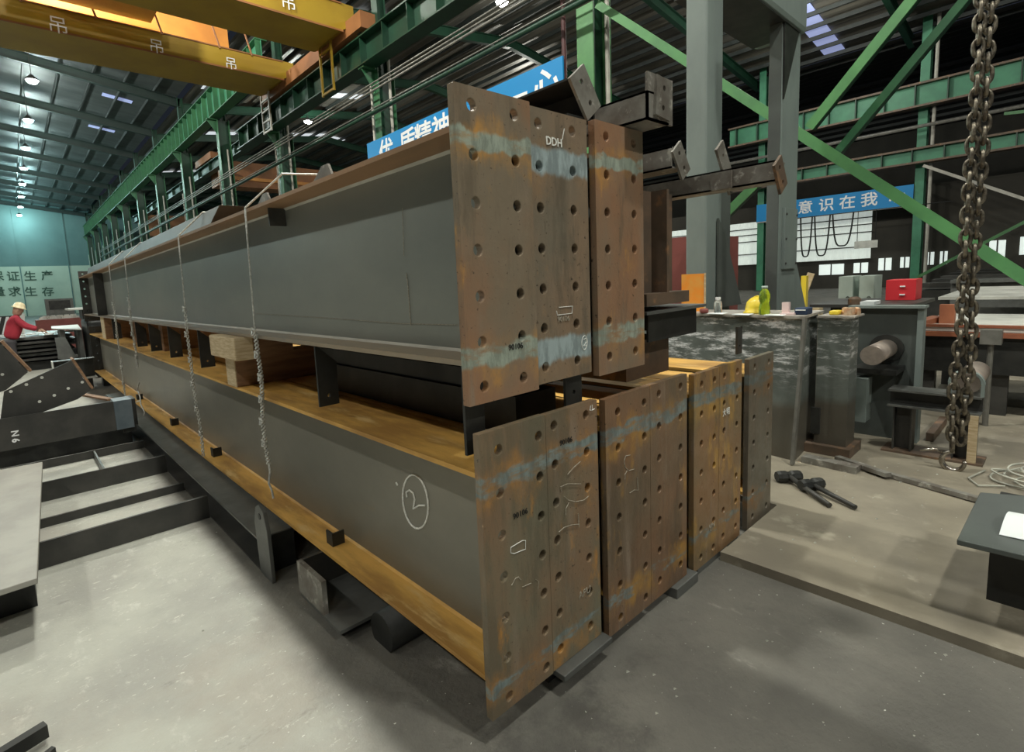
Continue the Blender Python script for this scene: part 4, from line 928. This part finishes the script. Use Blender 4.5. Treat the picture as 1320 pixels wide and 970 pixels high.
b = B(); b.M = Matrix.Translation((3.72,1.0,1.222)) @ Matrix.Rotation(.5, 4, 'Z'); b.box(-.05,.05,-.035,.035,-.02,.02); solo('tape_measure', b, M['redbrown'], 'dark red tape measure left of the clear bottle', 'tool', (3.7,1.14,1.2), bevel=.012)

# ------------------------------------------------------------------ chain with hook
t = thing('lifting_chain', 'heavy two strand lifting chain hanging at the right with a hook at its foot', 'chain', (4.0, -.69, .1))
def link(c, flat, L_=.056, W_=.027, r=.0095):
    pts = []
    for i in range(18):
        a = 2*math.pi*i/18; x = W_*math.cos(a); z = L_*(abs(math.sin(a))**.8)*(1 if math.sin(a) >= 0 else -1)
        pts.append(Vector((x, 0, z)))
    return pts
protos = []
for k, ang in enumerate((.25, .25+math.pi/2)):
    b = B(); b.smooth = True
    b.tube([Matrix.Rotation(ang, 3, 'Z') @ p + wloc(t) for p in link(None, 0)], .0125, 7, closed=True)
    o = obj('chain_link', b, M['chain'], t); protos.append(o)
pitch = .078
for s_ in range(2):
    n = 56
    for i in range(n):
        z = .14+.05*s_+i*pitch
        jit = .006*math.sin(i*1.7+s_)
        d = Vector((.02*s_+jit, -.050*s_+.012*math.sin(i*.35+s_*2)*(1 if i < 12 else .3), z))
        if s_ == 0 and i < 2: protos[i % 2].location = d
        else: share(protos[(i+s_) % 2], 'chain_link', t, d)
b = B(); b.smooth = True
b.tube([Vector((4.0,-.70,.12))+Vector((.0, .062*math.cos(a), .07*math.sin(a)-.005)) for a in [math.radians(95-d) for d in range(0, 300, 15)]], [.012+.007*math.sin(math.pi*i/19) for i in range(20)], 9)
obj('hook', b, M['hook'], t, label='bright worn steel hook')
b = B(); b.smooth = True; b.tube([(4.02,-.66,.15),(3.98,-.60,.19),(3.96,-.52,.17)], .010, 7); obj('hook_latch', b, M['hook'], t)
b = B(); b.box(3.9,4.15,-.85,-.6,4.5,4.9); obj('hoist_block', b, M['yellow'], t)
b = B(); b.tube([(4.02,-.72,4.9),(4.02,-.72,14)], .012, 6); obj('hoist_rope', b, M['cable'], t)

# ------------------------------------------------------------------ floor things on the right
t = thing('kerb_channel', 'grey steel strip laid in the floor running to the lower right', 'kerb', (1.78, -2, 0))
b = B(); b.box(1.72, 1.80, -5.5, -.02, .0, .05); obj('strip', b, M['floor_r'], t)
b = B(); b.bar((3.66,-.13,.06),(3.38,-.95,.07), .05, .03); b.bar((3.72,-.06,.07),(3.50,-.42,.08), .05, .03); solo('flat_bar', b, M['brace_steel'], 'two long thin steel bars lying on the brown floor beyond the hammers', 'bars', (3.5,-.5,.045))
def hammer(head, end, r, label):
    t = thing('sledge_hammer', label, 'hammer', head)
    h = Vector(head); e = Vector(end); d = (e-h).normalized(); sd = Vector((-d.y, d.x, 0))
    b = B(); b.tube([h+Vector((0,0,.0)), e], [r*1.15, r], 10); obj('handle', b, M['dark_steel'], t, smooth=True)
    b = B(); b.M = Matrix.Translation(h) @ Matrix.Rotation(math.atan2(sd.y, sd.x), 4, 'Z'); b.lathe((-.085,0,0), [(.034,0),(.042,.02),(.042,.06),(.034,.075),(.034,.095),(.042,.11),(.042,.15),(.034,.17)], 8, (1,0,0)); obj('head', b, M['black_steel'], t)
hammer((3.02,.06,.088), (2.72,-.27,.066), .016, 'larger sledge hammer lying on the brown floor, left one')
hammer((2.96,-.10,.088), (2.79,-.39,.066), .015, 'smaller sledge hammer lying on the brown floor, right one')
# plate bench at the lower right
t = thing('plate_bench', 'thick grey green plate on a black pedestal at the right edge', 'table', (2.6,-1.2,0))
b = B(); q = [P(1235,693,z=.40), P(1258,650,z=.40), P(1290,585,z=.40)]
b.hexa([(1.86,-.945,.375),(1.90,-1.9,.375),(3.0,-1.9,.375),(2.55,-.955,.375)], [(1.86,-.945,.40),(1.90,-1.9,.40),(3.0,-1.9,.40),(2.55,-.955,.40)]); obj('top_plate', b, M['press_dark'], t, bevel=.004)
b = B(); b.box(1.98, 2.7, -1.85, -1.02, .345, .375); obj('frame', b, M['black_steel'], t)
b = B(); b.box(2.12, 2.6, -1.8, -1.03, .045, .345); obj('pedestal', b, M['black_steel'], t)
b = B()
q0 = Vector((2.15,-1.055,.402)); n = 10
vs = []
for i in range(n+1):
    s_ = i/n; zz = .402+.05*math.sin(math.pi*s_*.9)
    vs += [(2.02+.26*s_, -1.06-.02*s_, zz), (2.02+.26*s_, -1.45, zz+.01)]
b.add(vs+[(v_[0], v_[1], v_[2]+.002) for v_ in vs], [(2*i,2*i+2,2*i+3,2*i+1) for i in range(n)]+[(2*n+2+2*i,2*n+3+2*i,2*n+5+2*i,2*n+4+2*i) for i in range(n)])
solo('curved_paper', b, M['paper'], 'curled white sheet lying on the plate bench at the right edge', 'paper', (2.15,-1.2,.4), smooth=True)
# cable coil
t = thing('cable_coil', 'loose coil of pale thin cable on the floor at the right edge', 'cable', (4.0,-1.15,.05))
for k in range(7):
    cx_, cy_, ra, rb = 3.98+.10*math.sin(k*2.1), -1.10-.06*(k%3)-.02*k, .17+.03*(k%3), .20+.02*(k%4)
    b = B(); b.smooth = True; b.tube([(cx_+ra*math.cos(a)+.02*math.sin(3*a+k), cy_+rb*math.sin(a), .065+.012*k+.01*math.sin(2*a+k)) for a in [2*math.pi*i/36 for i in range(36)]], .0065, 6, closed=True); obj('cable_turn', b, M['cable_pale'], t)
b = B(); b.tube([(3.80,-.98,.06),(3.72,-.86,.055),(3.85,-.80,.055),(4.1,-.86,.055)], .0065, 6); obj('cable_end', b, M['cable_pale'], t)

# ------------------------------------------------------------------ floor frames on the left
t = thing('floor_grillage', 'low steel grillage of flat bars on the floor left of the stack', 'frame', (-.6, 3.3, 0))
for (y, z1) in ((2.78,.165), (3.52,.065), (4.15,.16), (5.25,.08)):
    b = B(); b.box(-1.5, -.17, y, y+.02, .0, z1); obj('cross_bar', b, M['dark_steel'], t)
b = B(); b.box(-.62, -.605, 4.17, 5.25, .0, .075); obj('short_bar', b, M['mid_steel'], t)
t = thing('steel_slab', 'thick pale steel slab on black blocks at the left edge', 'plate', (-1.8, 3.3, 0))
b = B(); b.hexa([(-2.8,1.93,.255),(-1.14,1.98,.255),(-1.035,4.35,.255),(-2.8,4.5,.255)], [(-2.8,1.93,.285),(-1.14,1.98,.285),(-1.035,4.35,.285),(-2.8,4.5,.285)]); obj('slab', b, simple('pale_slab', (.36,.35,.31), (.29,.28,.25), .6, 0, 3, bmp=.1), t, bevel=.004)
b = B(); b.box(-2.7, -1.16, 2.30, 2.5, .0, .255); obj('block', b, M['black_steel'], t)
b = B(); b.box(-2.7, -1.14, 4.0, 4.2, .0, .255); obj('block', b, M['black_steel'], t)
# N 9 beam lying across
t = thing('steel_beam', 'dark beam marked N 9 in white lying across the grillage', 'beam', (-.9, 5.2, .25))
b = B(); b.box(-2.4, -.40, 5.20, 5.215, .255, .56); obj('web', b, M['dark_steel'], t)
b = B(); b.box(-2.4, -.38, 5.20, 5.45, .545, .56); obj('top_flange', b, M['dark_steel'], t) if False else None
b = B(); b.box(-.40, -.24, 5.19, 5.42, .255, .56); obj('end_block', b, simple('bluish_plate', (.10,.13,.15), (.14,.17,.19), .45, .3, 6), t, bevel=.004, label='bluish end block')
b = B(); b.box(-.24, -.20, 5.24, 5.5, .265, .55); obj('end_plate', b, M['black_steel'], t)
b = B(); b.bar((-.40,5.42,.55),(-.62,6.2,.55), .06, .02); obj('edge_strip', b, M['wood_red'], t)
text('N', .075, face_negy(P(20,559,y=5.195), math.pi/2), M['white'], t, depth=.001, bold=.002)
text('9', .075, face_negy(P(21,568,y=5.195), math.pi/2), M['white'], t, depth=.001, bold=.003)
b = B(); b.box(-2.4, -.5, 5.0, 5.6, .0, .255); b = B(); b.box(-1.9, -1.7, 5.2, 5.5, 0, .255); solo('packing_block', b, M['black_steel'], 'black packing block under the left of the N 9 beam', 'support', (-1.8,5.2,0))
b = B(); b.box(-.34,-.22,5.25,5.4,.2,.255); solo('packing_block', b, M['black_steel'], 'small black packer under the bluish end of the N 9 beam', 'support', (-.28,5.3,.2))
def tilted(label, poly, yy, cap, holes, loc):
    t = thing('bracket_piece', label, 'bracket', loc)
    pts = [P(u, v, y=yy) for u, v in poly]
    b = B(); b.prism(pts, (0,.015,0)); obj('web', b, M['dark_steel'], t)
    a, c = (P(u, v, y=yy) for u, v in cap)
    b = B(); b.prism([a, c, c+Vector((.02,0,.01)), a+Vector((.02,0,.01))], (0,.22,0)) ; b.box(a.x-.001,a.x+.001,yy,yy+.01,a.z-.001,a.z+.001); obj('flange', b, M['wood_red'], t)
    for u, v in holes:
        q = P(u, v, y=yy-.002); b = B(); b.lathe(q, [(.014,0),(.014,-.002)], 10, (0,1,0)); obj('bolt_hole', b, M['white_top'], t)
    return t
tilted('tilted dark bracket with bolt holes resting on the N 9 beam', [(5,505),(92,465),(117,503),(100,515),(33,540),(0,545)], 5.32, ((92,464),(118,502)), [(34,496),(54,487),(106,493),(88,501),(70,510),(51,518),(14,505)], (-.9,5.3,.56))
tilted('second dark bracket with a brown flange at the left edge', [(-40,470),(0,443),(36,480),(8,503),(-40,520)], 5.75, ((0,441),(38,480)), [(3,483)], (-1.2,5.75,.6))
b = B(); rnd = random.Random(4)
for k in range(90):
    x_, y_ = rnd.uniform(-1.0, 4.0), rnd.uniform(-1.0, 3.0)
    if x_ > -.1 and y_ > -.1: y_ = rnd.uniform(-1.0, -.12)
    r_ = rnd.uniform(.003, .010); z_ = .045 if x_ > 1.8 else 0
    b.add([(x_-r_,y_,z_),(x_+r_*.8,y_-r_*.7,z_),(x_+r_*.3,y_+r_,z_),(x_,y_,z_+r_*.9)], [(0,2,1),(0,1,3),(1,2,3),(2,0,3)])
o_ = solo('floor_debris', b, M['cable_pale'], 'tiny pale chips of slag and stone scattered over the floor', 'debris', (1,0,0)); o_['kind'] = 'stuff'
b = B(); b.box(-2.4,-.22,5.62,6.3,0,.22); solo('steel_beam', b, M['black_steel'], 'low black box standing in for the shadow under the N 9 beam', 'beam', (-1.2,6,0))  # black box added where the floor lies in the beam's shadow
# corner scraps lower left
b = B(); b.bar((-1.34,1.10,.05),(-1.165,1.155,.05), .035, .05); b.bar((-1.30,1.10,.02),(-1.25,1.06,.02), .03, .04)
solo('steel_offcut', b, M['black_steel'], 'black angle offcut at the lower left corner', 'offcut', (-1.25,1.1,0))
b = B(); b.bar((-1.22,1.02,.02),(-1.15,1.06,.02),.02,.03); solo('steel_offcut', b, M['black_steel'], 'small black bar end just above the bottom edge at left', 'offcut', (-1.2,1.05,0))

# ------------------------------------------------------------------ far left background
t = thing('steel_beam', 'short dark H beam lying across behind the brackets', 'beam', (-.3, 10.8, 0))
b = B(); b.box(-.62, -.05, 10.6, 10.62, .22, .55); obj('web', b, M['black_steel'], t)
b = B(); b.box(-.65, -.03, 10.5, 10.72, .55, .565); obj('flange', b, M['dark_steel'], t)
b = B(); b.box(-.65, -.03, 10.4, 10.72, .205, .22); obj('flange', b, M['white_top'], t)
b = B(); b.box(-.66, -.64, 10.45, 10.7, .2, .57); obj('end_plate', b, M['white_top'], t)
b = B(); b.box(-.6,-.1,10.5,10.7,0,.205); obj('packer', b, M['black_steel'], t)
for i in range(6):
    b = B(); z = .25+.10*i; b.box(-3.0+.1*(i%2), .15-.08*(i%3), 15.0+.15*(i%2), 18, z, z+.05+.01*(i%2)); b.box(-2.5,-.2,15.4,17,z-.03,z)
    solo('steel_plate', b, M['mid_steel' if i % 2 else 'dark_steel'], ['lowest plate', 'second plate', 'third plate', 'fourth plate', 'fifth plate', 'top plate'][i]+' of the flat stack behind the worker', 'plate', (-1.2,16,z), 'stacked flat plates')
b = B(); b.box(-2.8,.1,15.2,17.8,0,.2); solo('stack_base', b, M['black_steel'], 'black base under the flat plate stack', 'support', (-1.2,16,0))
for i in range(12):
    x_ = -1.7+.16*i; yy = 15.6+random.uniform(-.3,.3)
    b = B(); b.M = Matrix.Translation((x_, yy, .84+.012*(i%4))) @ Matrix.Rotation(random.uniform(-.6,.6), 4, 'Z'); b.box(-.05-.04*(i%3),.06,-.4,.4,0,.012); solo('loose_plate', b, M['white_top'], 'pale cut strip lying on the flat plate stack', 'plate', (x_, yy, .84), 'pale cut strips on the plate stack')
b = B(); b.hexa([(-.42,14.6,.98),(.02,12.9,.98),(.2,16,.98),(-.35,16.2,.98)], [(-.42,14.6,1.0),(.02,12.9,1.0),(.2,16,1.0),(-.35,16.2,1.0)]); t = solo('pale_sheet', b, M['white_top'], 'large pale sheet on a trestle near the beam ends', 'plate', (-.1,14.8,.98))
b = B(); b.box(-.3,-.2,14.2,14.9,0,.98); b.box(0,.08,13.6,14.6,0,.98); obj('trestle', b, M['mid_steel'], t)
b = B(); b.prism([(-.45,12.9,.45),(-.15,12.9,.45),(-.28,12.9,.86),(-.46,12.9,.86)], (0,.02,0)); b.box(-.45,-.1,12.9,13.1,.40,.45); b.box(-.4,-.15,12.9,13.1,0,.40); solo('angle_frame', b, M['mid_steel'], 'grey angled frame piece standing below the pale sheet', 'frame', (-.3,12.9,0))
b = B(); b.box(-.55,.66,20,21,.0,1.08); t = solo('red_brown_bin', b, M['redbrown'], 'dull red steel bin behind the worker', 'bin', (0,20.5,0))
b = B()
for k in range(16):
    b.M = Matrix.Translation((-.4+.06*k, 20.4, 1.12)) @ Matrix.Rotation(k*1.3, 4, 'Z'); b.box(-.06,.06,-.06,.06,-.04,.02+.03*(k%3))
o_ = obj('scrap', b, M['white_top'], t); o_['kind'] = 'stuff'
b = B(); b.box(-.1,.75,24,24.5,.0,1.75); t = solo('grey_control_box', b, M['mid_steel'], 'dark grey switch box under the wall slogan', 'box', (.3,24,0))
b = B(); b.box(-.0,.65,23.97,24,1.35,1.68); obj('panel', b, M['black_steel'], t)
t = thing('dark_machine', 'black machine hump beside the far end of the stack', 'machine', (.3,13,0))
b = B(); b.box(.14,.75,13.0,14.4,0,1.2); obj('body', b, M['black_steel'], t, bevel=.08)
b = B(); b.box(-.15,.6,13.0,14.0,1.42,1.46); obj('top_board', b, M['white_top'], t)
b = B(); b.box(.1,.5,13.2,13.9,1.2,1.42); obj('neck', b, M['black_steel'], t)
t = thing('barrier_board', 'black and white striped barrier board at the left edge', 'barrier', (-1.2,16.5,0))
b = B(); b.box(-1.75,-.98,18.6,18.65,.75,1.3); b.box(-1.2,-1.15,18.6,18.65,0,.8); obj('board', b, M['black_steel'], t)
for k in range(5):
    b = B(); x_ = -1.72+.17*k; b.prism([(x_,18.595,.78),(x_+.07,18.595,.78),(x_+.22,18.595,1.27),(x_+.15,18.595,1.27)], (0,.005,0)); obj('stripe', b, M['white'], t)
b = B(); b.bar((-.95,17.6,.8),(-.88,17.6,1.35),.12,.02,up=(0,1,0)); b.box(-.97,-.9,17.55,17.6,0,.8); solo('white_board', b, M['white_top'], 'pale upright board behind the worker', 'board', (-.9,17.6,0))

# ------------------------------------------------------------------ worker
def skin_obj(name, verts, edges, radii, mat, parent, sub=2, root=0):
    me = bpy.data.meshes.new(name); off = wloc(parent)
    me.from_pydata([tuple(Vector(v_)-off) for v_ in verts], edges, []); me.update()
    o = bpy.data.objects.new(name, me); COL.objects.link(o); o.parent = parent; me.materials.append(mat)
    s_ = o.modifiers.new('skin', 'SKIN')
    if not me.skin_vertices: me.attributes.new if False else None
    bm = bmesh.new(); bm.from_mesh(me); lay = bm.verts.layers.skin.verify()
    bm.verts.ensure_lookup_table()
    for i, v_ in enumerate(bm.verts):
        v_[lay].radius = radii[i] if isinstance(radii[i], tuple) else (radii[i], radii[i]); v_[lay].use_root = (i == root)
    bm.to_mesh(me); bm.free()
    m2 = o.modifiers.new('sub', 'SUBSURF'); m2.levels = sub; m2.render_levels = sub
    for p in me.polygons: p.use_smooth = True
    s_.use_smooth_shade = True
    return o
wx, wy = -1.18, 13.6
t = thing('person', 'person in a red jacket, dark trousers and cream helmet leaning forward over the plates', 'person', (wx, wy, 0))
J = lambda x, y, z: (wx+x, wy+y, z)
# body: pelvis root, spine leaning to +x, arms reaching forward
body_v = [J(0,0,.86), J(.06,0,1.02), J(.12,0,1.18), J(.16,0,1.32), J(.15,0,1.40),
          J(.14,-.17,1.30), J(.28,-.20,1.12), J(.46,-.15,1.04), J(.14,.17,1.30), J(.30,.20,1.14), J(.48,.14,1.06)]
body_e = [(0,1),(1,2),(2,3),(3,4),(3,5),(5,6),(6,7),(3,8),(8,9),(9,10)]
skin_obj('jacket', body_v, body_e, [(.13,.15),(.13,.15),(.14,.17),(.12,.15),.06,.075,.055,.04,.075,.055,.04], M['jacket'], t)
leg_v = [J(0,0,.88), J(-.01,-.10,.78), J(.03,-.11,.45), J(-.02,-.11,.09), J(.09,-.11,.04), J(-.01,.10,.78), J(-.06,.11,.45), J(-.12,.11,.09), J(-.01,.11,.04)]
leg_e = [(0,1),(1,2),(2,3),(3,4),(0,5),(5,6),(6,7),(7,8)]
skin_obj('trousers', leg_v, leg_e, [(.13,.15),.095,.065,.05,.04,.095,.065,.05,.04], M['trousers'], t)
b = B(); b.M = Matrix.Translation(J(.20,0,1.48)) @ Matrix.Rotation(.35, 4, 'Y'); b.lathe((0,0,-.12), [(.04,0),(.075,.03),(.085,.10),(.09,.16),(.07,.21),(.02,.235)], 16); hd = obj('head', b, M['skin'], t, smooth=True)
b = B(); b.M = Matrix.Translation(J(.20,0,1.48)) @ Matrix.Rotation(.35, 4, 'Y'); b.lathe((.085,0,-.0), [(.008,-.02),(.016,-.01),(.008,.025)], 8); 
for s_ in (-1, 1): b.lathe((.0,.088*s_,0), [(.01,-.03),(.02,0),(.01,.03)], 8); b.lathe((.078,.032*s_,.03), [(.004,-.008),(.011,0),(.004,.008)], 8)
obj('face_features', b, M['skin'], hd)
b = B(); b.M = Matrix.Translation(J(.20,0,1.50)) @ Matrix.Rotation(.35, 4, 'Y'); b.lathe((.01,0,.03), [(.135,0),(.13,.012),(.108,.02),(.10,.07),(.07,.115),(.02,.13)], 18); obj('helmet', b, M['hat_cream'], t, smooth=True)
for s_ in (-1, 1):
    c_ = Vector(J(.50,.145*s_,1.04)); vs = [c_, c_+Vector((.06,0,-.03))]; es = [(0,1)]; rd = [.032,.034]
    for k in range(4):
        a_ = len(vs); yy = -.03+.02*k; vs += [c_+Vector((.09,yy,-.045)), c_+Vector((.125-.006*abs(k-1),yy,-.07)), c_+Vector((.14-.01*abs(k-1),yy,-.10))]; es += [(1,a_),(a_,a_+1),(a_+1,a_+2)]; rd += [.010,.009,.008]
    a_ = len(vs); vs += [c_+Vector((.03,-.04*s_,-.04)), c_+Vector((.07,-.055*s_,-.07))]; es += [(0,a_),(a_,a_+1)]; rd += [.011,.009]
    skin_obj('hand', vs, es, rd, M['skin'], t, 1)
